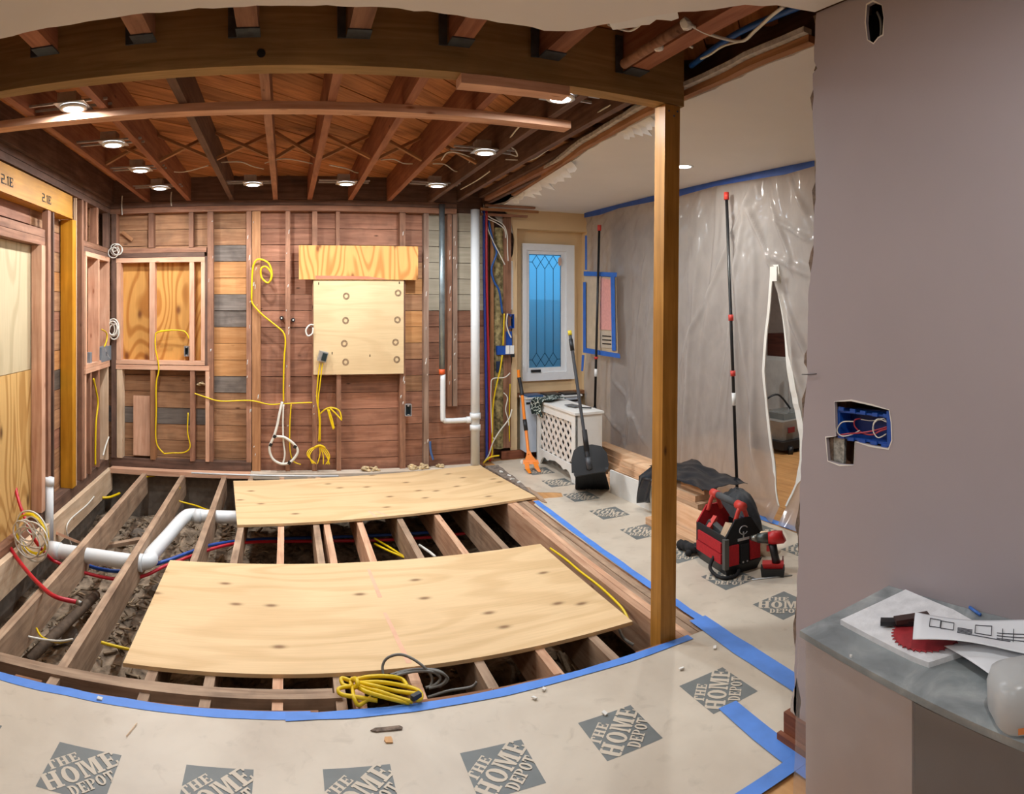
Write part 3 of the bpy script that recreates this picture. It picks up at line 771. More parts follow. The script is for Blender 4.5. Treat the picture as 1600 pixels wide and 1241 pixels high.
def stamp(name, quads, to3, m, parent):
    V, Fc = [], []
    for i, q in enumerate(quads):
        Fc.append(tuple(range(len(V), len(V) + len(q)))); V += [to3(u, v) + Vector((i * 4e-5, 0, 0)) for u, v in q]
    return mesh(name, V, Fc, m, parent)
for px, py in ((2, 283), (66, 312)):
    p = onX(px, py, -1.756); h_ = .062
    stamp('stamp', text_quads('2.1E', 0, 0, h_, width=.115), lambda u, v: Vector((-1.7562, p.y + u * 1.6, p.z - .012 + v)), ink, hd)

# ---- plywood laid over the open joists
sheetm = plywood('floor_plywood', (206, 169, 120), (229, 196, 150), 'x', 3., True, 2.4, (118, 82, 52), .45, .8)
pinkm = plain('red_chalk', (231, 182, 150), .9)
def sheet(c, rot, tilt, label, marks):
    t = thing('plywood_sheet', label, 'plywood', c, 'plywood laid over the open floor', rot, True)
    if tilt: t.rotation_euler = (0, -tilt, rot)
    boxc('panel', (0, 0, -.009), (2.44, 1.22, .018), sheetm, t)
    for (u, v, du, dv) in marks:
        mesh('chalk_mark', [(u, v, .0006), (u + .025, v, .0006), (u + du + .02, v + dv, .0006), (u + du, v + dv, .0006)], [(0, 1, 2, 3)], pinkm, t)
    return t
sheet((.485, 3.452, 0), radians(.2), 0, 'plywood sheet laid over the joists nearest the taped floor edge', [(.06, -.58, -.03, .5), (.03, .1, -.01, .4)])
sheet((.79, 5.51, .011), radians(6.0), .0082, 'plywood sheet laid askew over the joists by the back wall', [(-.08, -.6, -.06, .14), (-.17, -.6, -.02, .16)])

# ---- plywood on the back wall
pt = box('plywood_offcut', (onY(467, 400, 6.27).x, 6.262, onY(560, 437, 6.27).z), (onY(653, 400, 6.27).x, 6.281, onY(560, 384, 6.27).z), plywood('orange_plywood', (186, 118, 54), (224, 168, 98), 'z', 7., True, 2.4, (116, 62, 30), .7, .75))
tag(pt, 'orange knotty plywood strip fixed above the pale panel on the back wall', 'plywood')
pz = thing('wall_plywood', 'large pale plywood panel fixed in the middle of the back wall', 'plywood', (.7, 6.27, 1.4))
pa, pb = onY(490, 437, 6.27), onY(631, 584, 6.27)
box('panel', (pa.x, 6.276, pb.z), (pb.x, 6.297, pa.z), plywood('pale_plywood', (206, 172, 128), (228, 200, 156), 'x', 3., False, 3., (120, 90, 60), .3), pz)
ringm = plain('bored_knot', (150, 122, 92), .8, var=.35, scale=60)
for x, y in ((541, 463), (540, 501), (538, 537), (540, 566), (622, 458), (621, 500), (618, 535), (620, 562)):
    p = onY(x, y, 6.276); R = .034
    plate('knot', [(p.x + R * cos(t * pi / 7), p.z + R * 1.05 * sin(t * pi / 7)) for t in range(14)], [[(p.x + R * .5 * cos(t * pi / 5), p.z + R * .5 * sin(t * pi / 5)) for t in range(10)]], lambda u, v, d: Vector((u, 6.2748 + d, v)), .0015, ringm, pz)
for x, y in ((498, 443), (624, 442), (519, 552), (578, 556)):
    p = onY(x, y, 6.275); box('nail_hole', (p.x - .004, 6.2745, p.z - .012), (p.x + .004, 6.2765, p.z + .012), ink, pz)
pk = onY(493, 436, 6.26); pk2 = onY(560, 431, 6.26)
mesh('chalk_mark', [(pk.x, 6.2615, pk.z), (pk2.x + .3, 6.2615, pk.z), (pk2.x + .1, 6.2615, pk2.z - .006), (pk.x, 6.2615, pk2.z)], [(0, 1, 2, 3)], plain('red_crayon', (228, 124, 96), .9), pt)

# ================================================================== LIGHTS
lens = glow('led_lens', (250, 252, 255), 14.)
galv = plain('galvanised_steel', (196, 198, 200), .4, .7, var=.1, scale=25)
trimw = plain('white_enamel', (236, 236, 234), .4, var=.02)
def downlight(x, y, label, watt, bars=True, z=ZJ, col=(.97, .99, 1), group='recessed downlights'):
    t = thing('recessed_light', label, 'ceiling light', (x, y, z), group)
    if bars:
        box('mounting_plate', (x - .085, y - .085, z + .012), (x + .085, y + .085, z + .016), galv, t)
        for d in (-.045, .045): box('hanger_bar', (x - .235, y + d - .006, z + .018), (x + .2, y + d + .006, z + .03), galv, t)
        box('junction_box', (x - .075, y - .045, z + .031), (x + .03, y + .045, z + .08), galv, t)
    V, Fc = [], []; n = 24
    for R, zz in ((.072, .011), (.075, .0), (.054, -.004), (.05, .004)):
        for i in range(n): V.append((x + R * cos(2 * pi * i / n), y + R * sin(2 * pi * i / n), z + zz))
    for k in range(3):
        for i in range(n): Fc.append((k * n + i, k * n + (i + 1) % n, (k + 1) * n + (i + 1) % n, (k + 1) * n + i))
    mesh('trim_ring', V, Fc, trimw, t, True)
    V = [(x + .058 * cos(2 * pi * i / n), y + .058 * sin(2 * pi * i / n), z - .002) for i in range(n)] + [(x, y, z - .006)]
    mesh('lens', V, [(i, (i + 1) % n, n) for i in range(n)][::-1], lens, t)
    L = bpy.data.lights.new('led', 'AREA'); L.shape = 'DISK'; L.size = .1; L.energy = watt; L.color = tuple(c * f for c, f in zip(col, (.96, .985, 1)))
    o = bpy.data.objects.new('led', L); COL.objects.link(o); o.location = (0, 0, -.012); o.parent = t
    return t
LG = [(-1.11, 3.24, 'leftmost downlight, nearest to the big beam on the left'), (-1.11, 4.04, 'second downlight from the front in the left-hand row'),
      (-1.115, 4.85, 'third downlight from the front in the left-hand row'), (-1.11, 5.61, 'downlight at the back left corner, last of the left-hand row'),
      (-.28, 5.54, 'downlight near the back wall above the yellow cable loop'), (.52, 5.49, 'downlight near the back wall above the pale plywood panel'),
      (1.31, 5.45, 'downlight near the back wall above the galvanised pipe'), (1.35, 4.20, 'bluish downlight in the middle of the right-hand row'),
      (1.355, 2.97, 'largest downlight, just behind the big beam near the post')]
for i, (x, y, lb) in enumerate(LG): downlight(x, y, 'glowing round ' + lb, LED_W, col=(.66, .83, 1) if i == 7 else (.97, .985, 1))
downlight(2.80, 3.92, 'small glowing downlight set in the smooth ceiling beside the post', LED_W * .9, False, ZC - .001, (1, .95, .88))
for x, y, sd_ in ((-.75, .55, 'left'), (.75, .2, 'right')): downlight(x, y, 'added unseen round downlight in the near ceiling above the viewer to the ' + sd_, LED_FILL, False, ZC - .001, (1, .98, .95), 'added downlights above the viewer')  # unseen pair, added to brighten the mauve wall and the floor paper
downlight(4.7, 4.0, 'added unseen round downlight in the room behind the plastic curtain', LED_W * 2.0, False, ZC - .001, (1, .95, .9))  # unseen fitting, added to light the plastic from behind

# ================================================================== PIPES
pvc = plain('white_pvc', (226, 228, 228), .35, var=.02)
def ribbed(cx, cy, z, r, m, t, name='coupling', h=.05): return cyl(name, (cx, cy, z - h / 2), (cx, cy, z + h / 2), r, m, t, 20)
st = thing('drain_stack', 'thick white plastic drain stack rising at the right end of the back wall', 'pipe', (1.9, 6.3, 0))
sx = onY(742.5, 480, 6.27).x
cyl('pipe', (sx, 6.27, .016), (sx, 6.27, 2.62), .046, pvc, st, 24)
for y_ in (650, 668): ribbed(sx, 6.27, onY(742, y_, 6.27).z, .056, pvc, st, 'coupling', .06)
sp = onY(692, 585, 6.28)
zz = onY(715, 657, 6.28).z
tube('waste_arm', [(sp.x, 6.28, sp.z), (sp.x, 6.28, zz + .05), (sp.x + .012, 6.28, zz + .015), (sp.x + .05, 6.28, zz), (sx - .03, 6.28, zz)], .027, pvc, st, 14, n=5)
cyl('coupling', (sx - .09, 6.28, zz), (sx - .03, 6.28, zz), .034, pvc, st, 16)
gpipe = thing('galvanised_pipe', 'slim grey metal pipe on the back wall with an orange coupling', 'pipe', (1.6, 6.29, .9))
gx = onY(690.5, 480, 6.28).x
cyl('pipe', (gx, 6.28, onY(690, 580, 6.28).z), (gx, 6.28, 2.66), .029, plain('zinc_pipe', (150, 162, 166), .4, .7, var=.2, scale=12), gpipe, 16)
cyl('coupling', (gx, 6.28, onY(690, 585, 6.28).z), (gx, 6.28, onY(690, 577, 6.28).z), .031, plain('orange_rubber', (224, 92, 40), .5), gpipe, 16)
bl_ = plain('blue_pex', (44, 62, 150), .4); rd_ = plain('red_pex', (170, 34, 44), .4)
def riser(px0, px1, m, label, Y=6.37):
    a, b = onY(px0, 340, Y), onY(px1, 718, Y)
    o = tube('water_pipe', [(a.x, Y, 2.64), (a.x + .002, Y, 2.0), ((a.x + b.x) / 2, Y - .005, 1.2), (b.x - .003, Y, .6), (b.x, Y, .02)], .0135, m, None, 10)
    tag(o, label, 'pipe', 'plastic water pipes at the corner')
riser(756, 760.5, bl_, 'blue plastic water pipe beside the white drain stack'); riser(760, 765.5, rd_, 'red plastic water pipe beside the white drain stack')
o = tube('water_pipe', [onY(763, 345, 6.4), onY(771, 380, 6.4), onY(776, 395, 6.4), onY(768, 420, 6.4), onY(772, 440, 6.39), onY(780, 455, 6.4), onY(785, 490, 6.42)], .011, plain('bright_blue_pex', (30, 86, 160), .4), None, 8); tag(o, 'kinked blue plastic pipe against the old insulation', 'pipe')
# pipes in the pit
rsr = thing('capped_riser', 'short white capped pipe standing in front of the boarded doorway', 'pipe', (-1.78, 4.53, 0))
c = fl(70, 815); cyl('pipe', (c.x + .035, c.y, -.2), (c.x + .035, c.y, .30), .034, pvc, rsr, 20); cyl('cap', (c.x + .035, c.y, .275), (c.x + .035, c.y, .335), .039, pvc, rsr, 20)
zp = -.10
P1 = [fl(86, 860, zp), fl(225, 880, zp), fl(290, 806, zp), fl(372, 808, zp)]
dp = thing('drain_pipe', 'thick white plastic drain pipe bending through the open floor joists', 'pipe', P1[1])
tube('pipe', [P1[0] + Vector((-.05, 0, 0)), P1[0], P1[0].lerp(P1[1], .5), P1[0].lerp(P1[1], .93), P1[1] + Vector((.03, .06, 0)), P1[1].lerp(P1[2], .15), P1[1].lerp(P1[2], .5), P1[1].lerp(P1[2], .93), P1[2] + Vector((.05, .03, 0)), P1[2].lerp(P1[3], .5), P1[3] + Vector((.5, 0, 0))], .052, pvc, dp, 18, n=5)
d_ = (P1[1] - P1[0]).normalized()
cyl('coupling', P1[0].lerp(P1[1], .96) - d_ * .04, P1[0].lerp(P1[1], .96) + d_ * .02, .059, pvc, dp, 20)
cyl('coupling', P1[2].lerp(P1[3], .18), P1[2].lerp(P1[3], .3), .059, pvc, dp, 20); cyl('coupling', P1[0] - d_ * .04, P1[0] + d_ * .04, .059, pvc, dp, 20)
hot = plain('red_hose', (196, 30, 46), .35); cold = plain('blue_hose', (34, 78, 160), .35)
o = tube('water_pipe', [atr(22, 748, 4.62), atr(27, 775, 4.5), atr(38, 808, 4.4), atr(55, 845, 4.3), fl(78, 872, -.12), fl(92, 880, -.16), fl(125, 893, -.2), fl(180, 905, -.22), fl(225, 900, -.2), fl(270, 880, -.16), fl(365, 850, -.16), fl(480, 846, -.27), fl(640, 842, -.29), fl(740, 832, -.29)], .012, hot, None, 8)
tag(o, 'red plastic water pipe coming through the doorway plywood and running under the joists', 'pipe')
o = tube('water_pipe', [fl(85, 852, -.12), fl(95, 855, -.17), fl(130, 880, -.2), fl(160, 890, -.2), fl(200, 892, -.2), fl(255, 878, -.16), fl(300, 862, -.15), fl(340, 850, -.15), fl(420, 842, -.25), fl(560, 838, -.29), fl(700, 830, -.29)], .013, cold, None, 8)
tag(o, 'blue plastic water pipe running under the joists beside the white drain pipe', 'pipe')
rh = thing('red_hose', 'loose bright red pipe arching from the left edge into the pit', 'pipe', fl(120, 941))
tube('hose', [fl(10, 845, .03), fl(22, 866, .0), fl(40, 890, -.0), fl(60, 912, .0), fl(85, 932, .0), fl(120, 941, -.02)], .013, hot, rh, 8)
e = fl(120, 941, -.02); cyl('end_fitting', e, e + Vector((.03, -.006, -.003)), .015, plain('brass_grey', (150, 148, 140), .35, .8), rh, 10)
o = cyl('iron_pipe', fl(40, 1035, -.3), fl(150, 930, -.36), .032, plain('rusty_iron', (96, 78, 62), .8, .2, var=.3, scale=18, bump=.3), None, 12); tag(o, 'old rusty iron pipe lying in the dirt between the left joists', 'pipe')
o = cyl('white_rod', onY(299, 739, 6.14), onY(529, 744, 6.14), .008, pvc, None, 8); tag(o, 'thin white plastic rod lying along the back wall ledger', 'rod')
p0, p1 = fl(150, 858, -.3), fl(220, 842, -.28)
o = boxc('wood_scrap', (p0 + p1) / 2, ((p1 - p0).length, .05, .03), FJ('x'), None, (0, 0, atan2(p1.y - p0.y, p1.x - p0.x))); tag(o, 'narrow scrap of wood lying in the dirt between the left joists', 'scrap wood')
o = boxc('wood_scrap', fl(112, 843, -.2), (.35, .035, .02), FIR('x'), None, (0, .5, radians(60))); tag(o, 'pale splinter of wood leaning beside the left rim board', 'scrap wood')

# dirt litter nobody could count
V, Fc = [], []; rnd = random.Random(11)
for k in range(2200):
    x, y = rnd.uniform(-1.72, 1.8), rnd.uniform(2.3, 6.2)
    if x > -.3 and rnd.random() < .5: continue
    z = ground_z(x, y) + .012; a = rnd.uniform(0, pi); L, W = rnd.uniform(.006, .05), rnd.uniform(.003, .012); tz_ = rnd.uniform(-.02, .02)
    ux, uy = cos(a) * L, sin(a) * L; vx, vy = -sin(a) * W, cos(a) * W; b = len(V)
    V += [(x - ux - vx, y - uy - vy, z - tz_), (x + ux - vx, y + uy - vy, z + tz_), (x + ux + vx, y + uy + vy, z + tz_), (x - ux + vx, y - uy + vy, z - tz_)]
    V += [(p[0], p[1], p[2] + .008) for p in V[-4:]]
    Fc += [(b + 3, b + 2, b + 1, b), (b + 4, b + 5, b + 6, b + 7), (b, b + 1, b + 5, b + 4), (b + 1, b + 2, b + 6, b + 5), (b + 2, b + 3, b + 7, b + 6), (b + 3, b, b + 4, b + 7)]
o = mesh('debris', V, Fc, plain('litter_wood', (120, 98, 76), .95, var=.5, scale=8, col2=(188, 164, 134)), None); tag(o, 'splinters and rubble scattered on the dirt under the joists', 'debris', kind='stuff')
for k, (x, y, sz, lb) in enumerate(((205, 770, .08, 'lump of rubble in the far left joist bay by the rim board'), (97, 985, .10, 'lump of rubble beside the short cable ends in the near left bay'), (215, 830, .08, 'lump of rubble in the joist bay above the straight run of drain pipe'),
        (330, 770, .07, 'lump of rubble in the far bay beside the drain pipe bend'), (835, 1050, .09, 'lump of rubble in the near bay left of the post'), (250, 920, .08, 'lump of rubble beside the left end of the near plywood sheet'))):
    p = fl(x, y, -.42); bm = bmesh.new(); bmesh.ops.create_icosphere(bm, subdivisions=2, radius=sz)
    for v in bm.verts: v.co = v.co * (1 + .35 * noise.noise(v.co * 14 + Vector((k, 0, 0)))); v.co.z *= .55
    me = bpy.data.meshes.new('stone'); bm.to_mesh(me); bm.free()
    o = link('rubble_stone', me, concrete, None, (p.x, p.y, ground_z(p.x, p.y) + .01)); tag(o, lb, 'rubble', 'lumps of rubble under the joists')

# ================================================================== FLOOR PROTECTION
k = NT('kraft_paper')
v = k.coords((1, 1, 1), False); n1 = k.noise(v, 2.2, 5, .4); n2 = k.noise(v, 11., 6, .6)
c_ = k.ramp(n1, [(.3, lin((192, 177, 158))), (.7, lin((216, 203, 184)))])
c_ = k.mix(k.ramp(n2, [(.58, (0, 0, 0, 1)), (.8, (.4, .4, .4, 1))]), c_, lin((150, 134, 116)))
k.l(c_, k.b.inputs['Base Color']); k.b.inputs['Roughness'].default_value = .42; k.b.inputs['Specular IOR Level'].default_value = .45
k.bump(n1, .25, .02)
paper = k.m
gray_ink = plain('grey_print', (112, 116, 114), .5, var=.06, scale=14)
paper_ink = plain('kraft_knockout', (206, 192, 172), .5, var=.04)
fpa = thing('floor_paper', 'brown floor-protection paper with grey printed squares in the foreground', 'floor paper', (0, 2.0, 0))
plate('paper_sheet', [(-2.0, 1.585), (1.99, 1.585), (1.99, 2.565), (-2.0, 2.565)], [], lambda u, v, d: Vector((u, v, -.004 + d)), .005, paper, fpa)
fpb = thing('floor_paper', 'brown floor-protection paper running towards the window past the radiator cover', 'floor paper', (2.6, 4.2, 0))
tear = [(2.04, 4.95), (2.13, 5.02), (2.3, 5.0), (2.34, 5.12), (2.2, 5.2), (2.09, 5.25), (2.1, 5.6), (2.12, 6.0), (2.13, 6.43)]
o_ = [(3.36, 6.43), (3.36, 1.9), (1.995, 1.9), (1.995, 4.9)] + jag(tear, .006, .05, 3)
plate('paper_sheet', o_, [], lambda u, v, d: Vector((u, v, -.004 + d)), .004, paper, fpb)
def logo(cx, cy, rot, parent, s=.238, z=.0014):
    """a printed square: the words run along its diagonal in unprinted paper colour"""
    lg = mesh('printed_square', [(-s / 2, -s / 2, 0), (s / 2, -s / 2, 0), (s / 2, s / 2, 0), (-s / 2, s / 2, 0)], [(0, 1, 2, 3)], gray_ink, parent, False, (cx, cy, z), (0, 0, rot))
    q = text_quads('THE', -.098, .050, .044, width=.125) + text_quads('HOME', -.142, -.040, .082, width=.284) + text_quads('DEPOT', -.075, -.098, .050, width=.17)
    a = pi / 4 + rot; V, Fc = [], []
    for poly in q:
        pts = [(u * cos(pi / 4) - v * sin(pi / 4), u * sin(pi / 4) + v * cos(pi / 4)) for u, v in poly]
        pts = clip(pts, s / 2)
        if len(pts) < 3: continue
        Fc.append(tuple(range(len(V), len(V) + len(pts)))); V += [(x * cos(rot) - y * sin(rot) + cx, x * sin(rot) + y * cos(rot) + cy, z + .0006 + 2e-5 * len(Fc)) for x, y in pts]
    mesh('lettering', V, Fc, paper_ink, lg)
def clip(p, h):
    for ax, sg in ((0, 1), (0, -1), (1, 1), (1, -1)):
        out = []
        for i in range(len(p)):
            a, b = p[i], p[(i + 1) % len(p)]; da, db = h - sg * a[ax], h - sg * b[ax]
            if da >= 0: out.append(a)
            if (da >= 0) != (db >= 0):
                t = da / (da - db); out.append((a[0] + (b[0] - a[0]) * t, a[1] + (b[1] - a[1]) * t))
        p = out
        if not p: break
    return p
for x in (-1.18, -.705, -.23, .25, .745, 1.22, 1.70): logo(x, 2.13, 0, fpa)
for y in (2.50, 2.97, 3.45, 3.95, 4.44, 4.94, 5.42, 5.88): logo(2.45, y, -pi / 2, fpb, z=.0006)
for y in (2.97, 3.45, 3.95): logo(3.12, y, -pi / 2, fpb, z=.0006)
# blue tape
tapem = plain('blue_tape', (84, 138, 222), .55, var=.07, scale=12)
def tape(pts, wd, label, z=.0022, seed=1, name='masking_tape'):
    rnd = random.Random(seed); V, Fc = [], []
    P = [Vector((a, b, 0)) for a, b in pts]; Q = []
    for a, b in zip(P[:-1], P[1:]):
        n = max(1, int((b - a).length / .12)); Q += [a.lerp(b, i / n) for i in range(n)]
    Q.append(P[-1])
    for i, p in enumerate(Q):
        t = (Q[min(i + 1, len(Q) - 1)] - Q[max(i - 1, 0)]).normalized(); n = Vector((-t.y, t.x, 0))
        for s in (1, -1):
            e = p + n * s * (wd / 2 + rnd.uniform(-.004, .004)); V += [(e.x, e.y, z), (e.x, e.y, z + .0008)]
    for i in range(len(Q) - 1):
        k = i * 4; Fc += [(k + 1, k + 3, k + 7, k + 5), (k, k + 1, k + 5, k + 4), (k + 2, k + 6, k + 7, k + 3)]
    o = mesh(name, V, Fc, tapem); tag(o, label, 'tape'); return o
tape([(-2.0, 2.545), (-.9, 2.55), (.1, 2.548)], .055, 'blue tape strip along the left half of the pit edge', seed=1)
tape([(.0, 2.540), (.9, 2.549), (1.86, 2.548)], .05, 'blue tape strip along the pit edge from the yellow cable bundle to the post', z=.0034, seed=2)
tape([(2.01, 2.55), (2.02, 3.4), (2.03, 4.3), (2.045, 4.98)], .05, 'blue tape strip along the floor edge behind the post', seed=3)
tape([(2.0, 2.68), (1.985, 2.3), (1.965, 1.7)], .105, 'wide blue tape strip between post and mauve wall', z=.0042, seed=4)
tape([(1.66, 2.02), (1.645, 1.8), (1.635, 1.5)], .085, 'short blue tape strip ending at the mauve wall baseboard', z=.005, seed=5)
tape([(1.15, 1.60), (1.45, 1.605), (1.66, 1.60)], .06, 'blue tape strip along the near edge of the brown paper', z=.0058, seed=6)
tape([(3.33, 4.3), (3.34, 3.7), (3.36, 2.9)], .07, 'blue tape strip at the foot of the plastic curtain', z=.0022, seed=7)
# scraps on the paper
for (x, y, L, W, a, m, lb) in ((605, 1141, .12, .035, .1, core, 'dark torn scrap of paper lying on the brown floor paper'), (607, 1158, .03, .05, .5, hard, 'small tear showing the wood floor below the dark scrap')):
    p = fl(x, y); out = [(L / 2 * cos(t * pi / 5) * (1 + .4 * sin(t * 3.1)), W / 2 * sin(t * pi / 5) * (1 + .4 * cos(t * 5))) for t in range(10)]
    o = plate('paper_scrap', out, [], lambda u, v, d: Vector((p.x + u, p.y + v, .002 + d)), .004, m); tag(o, lb, 'scrap')
flk = plain('plaster_crumb', (232, 228, 220), .9)
for i, (x, y, lb) in enumerate(((156, 1093, 'on the blue tape at the left'), (850, 1078, 'nearest the tape between the two right-hand printed squares'), (835, 1092, 'just in front of another crumb below the tape'), (1065, 1046, 'left of the printed square nearest the post'), (1117, 1013, 'on the paper right below the post'), (945, 1116, 'on the edge of the second printed square from the post'))):
    p = fl(x, y, .004); o = boxc('plaster_crumb', (p.x, p.y, .008), (.022, .014, .006), flk, None, (.2, .1, i)); tag(o, 'tiny white plaster crumb ' + lb, 'crumb', 'plaster crumbs on the floor paper')
o = boxc('wood_sliver', fl(206, 1140, .006), (.003, .085, .003), PALE('y'), None, (0, 0, -.25)); tag(o, 'thin pale sliver lying on the paper in the left foreground', 'sliver')
# broken old threshold at the back right corner
th_ = thing('threshold_remnant', 'broken grey strip of old flooring beside the askew plywood sheet', 'rubble', (2.08, 5.6, 0))
prism('mortar_bed', jag([(2.075, 5.1), (2.11, 5.4), (2.13, 6.2), (1.99, 6.2), (2.01, 5.9), (2.04, 5.6), (2.06, 5.3), (2.075, 5.1)], .008, .06, 7)[:-1], lambda u, v, d: Vector((u, v, .0 + d)), .018, plain('old_mortar', (132, 118, 106), .95, var=.35, scale=30, bump=.6), th_)
for i, (x, y) in enumerate(((2.06, 5.9), (2.09, 5.75), (2.07, 5.62), (2.09, 5.5))): boxc('mortar_chip', (x, y, .024), (.03, .035, .012), flk, th_, (.2, .3, i))
prism('floor_stub', jag([(2.075, 5.0), (2.10, 4.88), (2.13, 5.05), (2.14, 5.35), (2.115, 5.38), (2.075, 5.0)], .01, .05, 2)[:-1], lambda u, v, d: Vector((u, v, .002 + d)), .006, FJ('y'), th_)

# ================================================================== ELECTRICAL ROUGH-IN
yel = plain('yellow_cable', (232, 196, 14), .4, var=.03); wht = plain('white_cable', (226, 222, 210), .45, var=.03); gry = plain('grey_cable', (120, 118, 112), .45)
Yc = 6.275
def wire(pts, label, m=yel, r=.0065, Y=Yc, name='cable', group=None):
    o = tube(name, [onY(x, y, Y + (0 if len(q) < 1 else q[0])) for x, y, *q in pts], r, m, None, 6); tag(o, label, 'cable', group); return o
wire([(268, 516), (247, 519), (243, 525), (243, 545), (247, 565), (248, 580), (244, 600), (244, 640), (244, 690), (256, 709)], 'yellow cable running down the left framing from the knotty infill panel', Y=6.283, r=.008)
wire([(296, 530), (288, 518), (268, 516), (250, 517)], 'yellow cable lying across the knotty infill panel', Y=6.30)
wire([(256, 709), (270, 708), (288, 707), (297, 698), (293, 675), (294, 645)], 'yellow cable hanging in a U at the foot of the left framing', Y=6.282)
wire([(304, 615), (322, 621), (345, 627), (390, 626), (420, 632), (443, 631), (465, 630), (488, 629)], 'yellow cable strung level through the studs of the back wall', Y=6.285)
o = tube('cable', [onY(393, 470, 6.28), onY(394, 430, 6.27), onY(397, 412, 6.26), onY(405, 405, 6.25), onY(420, 412, 6.24), onY(425, 430, 6.24), onY(419, 442, 6.23), onY(409, 434, 6.24), onY(408, 420, 6.23), onY(416, 417, 6.23), onY(424, 428, 6.22), onY(422, 440, 6.22)], .009, yel, None, 7); tag(o, 'yellow cable curled into a small hoop high on the back wall', 'cable')
wire([(393, 470), (397, 478), (410, 492), (430, 508), (443, 520), (446, 535), (444, 560), (443, 600), (443, 628)], 'yellow cable sloping down from the small hoop to the middle stud', r=.0085)
wire([(455, 632), (453, 660), (453, 700), (458, 720), (470, 726)], 'yellow cable dropping beside the white cable loop')
wire([(500, 568), (497, 590), (495, 625), (500, 650), (500, 690)], 'yellow cable hanging below the metal box on the pale panel', Y=6.25)
wire([(504, 568), (500, 600), (497, 630), (499, 660), (498, 690)], 'second yellow cable hanging below the metal box on the pale panel', Y=6.245)
cb = thing('cable_bundle', 'yellow cable bundle spread like a tassel at the foot of the back wall', 'cable', onY(498, 725, 6.24))
multitube('cable_loops', [[onY(498, 698, 6.24), onY(490 - d, 702, 6.24), onY(484 - d * .6, 712, 6.22), onY(488 + d, 725, 6.21)] for d in (0, 3, 6)] + [[onY(498, 698, 6.24), onY(506 + d, 702, 6.24), onY(513 + d * .7, 714, 6.22), onY(512 - d, 726, 6.21)] for d in (0, 3, -3)] + [[onY(499, 697, 6.24), onY(500, 710, 6.23), onY(496, 725, 6.21)], [onY(500, 697, 6.24), onY(505, 712, 6.23), onY(505, 726, 6.21)]], .0052, yel, cb)
multitube('cable_tie', [[onY(492, 699, 6.235), onY(500, 696, 6.228), onY(508, 700, 6.235)]], .01, yel, cb)
cb = thing('cable_bundle', 'yellow cable bundle tied in a drooping bow beside a stud', 'cable', onY(515, 650, 6.24))
multitube('cable_loops', [[onY(499, 648, 6.28), onY(508, 640, 6.25), onY(518, 637, 6.24), onY(530, 642, 6.23), onY(534, 655, 6.22)], [onY(512, 640, 6.24), onY(516, 655, 6.23), onY(521, 671, 6.22)], [onY(514, 640, 6.24), onY(519, 656, 6.23), onY(522, 670, 6.22)], [onY(516, 638, 6.24), onY(526, 648, 6.23), onY(534, 657, 6.22)]], .008, yel, cb)
cw = thing('white_cable_loop', 'thick white cable bent into a taped loop at the foot of the middle stud', 'cable', onY(440, 725, 6.24))
tube('cable', [onY(441, 628, 6.26), onY(437, 645, 6.24), onY(433, 665, 6.23), onY(428, 682, 6.22), onY(421, 700, 6.22), onY(426, 717, 6.22), onY(440, 725, 6.22), onY(454, 722, 6.22), onY(465, 707, 6.22), onY(460, 695, 6.22), onY(445, 684, 6.22), onY(430, 682, 6.23)], .013, wht, cw, 8)
tube('cable', [onY(443, 632, 6.26), onY(442, 660, 6.25), onY(443, 690, 6.24), onY(445, 710, 6.24), onY(442, 725, 6.24)], .009, wht, cw, 7)
blk_ = plain('black_plastic', (26, 27, 30), .45)
for x, y in ((429, 682), (423, 695), (461, 698), (452, 723)): p = onY(x, y, 6.22); boxc('tape_wrap', p, (.03, .03, .03), blk_, cw, (0, .5, 0))
o = tube('cable', [onY(490, 508, 6.27), onY(484, 508, 6.26), onY(478, 516, 6.25), onY(481, 525, 6.25), onY(488, 521, 6.25), onY(489, 512, 6.25)], .008, wht, None, 6); tag(o, 'small white cable loop at the left edge of the pale panel', 'cable')
def gang(x0, y0, x1, y1, label, m, Y=6.27, depth=.05):
    a, b = onY(x0, y0, Y), onY(x1, y1, Y); t = thing('electrical_box', label, 'electrical box', ((a.x + b.x) / 2, Y, b.z))
    th = .005
    for lo, hi in (((a.x, b.z), (b.x, b.z + th)), ((a.x, a.z - th), (b.x, a.z)), ((a.x, b.z), (a.x + th, a.z)), ((b.x - th, b.z), (b.x, a.z))): box('box_side', (lo[0], Y - .012, lo[1]), (hi[0], Y + depth, hi[1]), m, t)
    box('box_back', (a.x, Y + depth, b.z), (b.x, Y + depth + .004, a.z), plain('dark_box_inside', (30, 46, 50), .6), t)
    for f in (.12, .88):
        c = Vector(((a.x + b.x) / 2, Y - .006, b.z + (a.z - b.z) * f)); boxc('screw_tab', c, (.02, .008, .012), m, t)
    return t
gang(633, 632, 643, 650, 'grey electrical box beside a stud low on the back wall', galv)
gang(288, 541, 295, 557, 'small dark electrical box mounted on the knotty infill panel', galv, 6.335)
mb = thing('electrical_box', 'shiny metal box hanging at the lower left corner of the pale panel', 'electrical box', onY(504, 566, 6.25))
p = onY(504, 557, 6.24); boxc('box_body', p, (.085, .045, .10), galv, mb, (.15, .25, .2)); boxc('box_mouth', p + Vector((.016, -.03, -.006)), (.045, .006, .075), plain('dark_box_inside', (30, 46, 50), .6), mb, (.15, .25, .2))
mb = thing('electrical_box', 'grey metal box fixed inside the left wall framing', 'electrical box', (-1.76, 6.1, 1.2))
p, q = onX(158, 543, -1.75), onX(173, 562, -1.75); box('box_body', (-1.80, p.y, q.z), (-1.745, q.y, p.z), plain('dull_zinc', (136, 150, 160), .5, .4), mb)
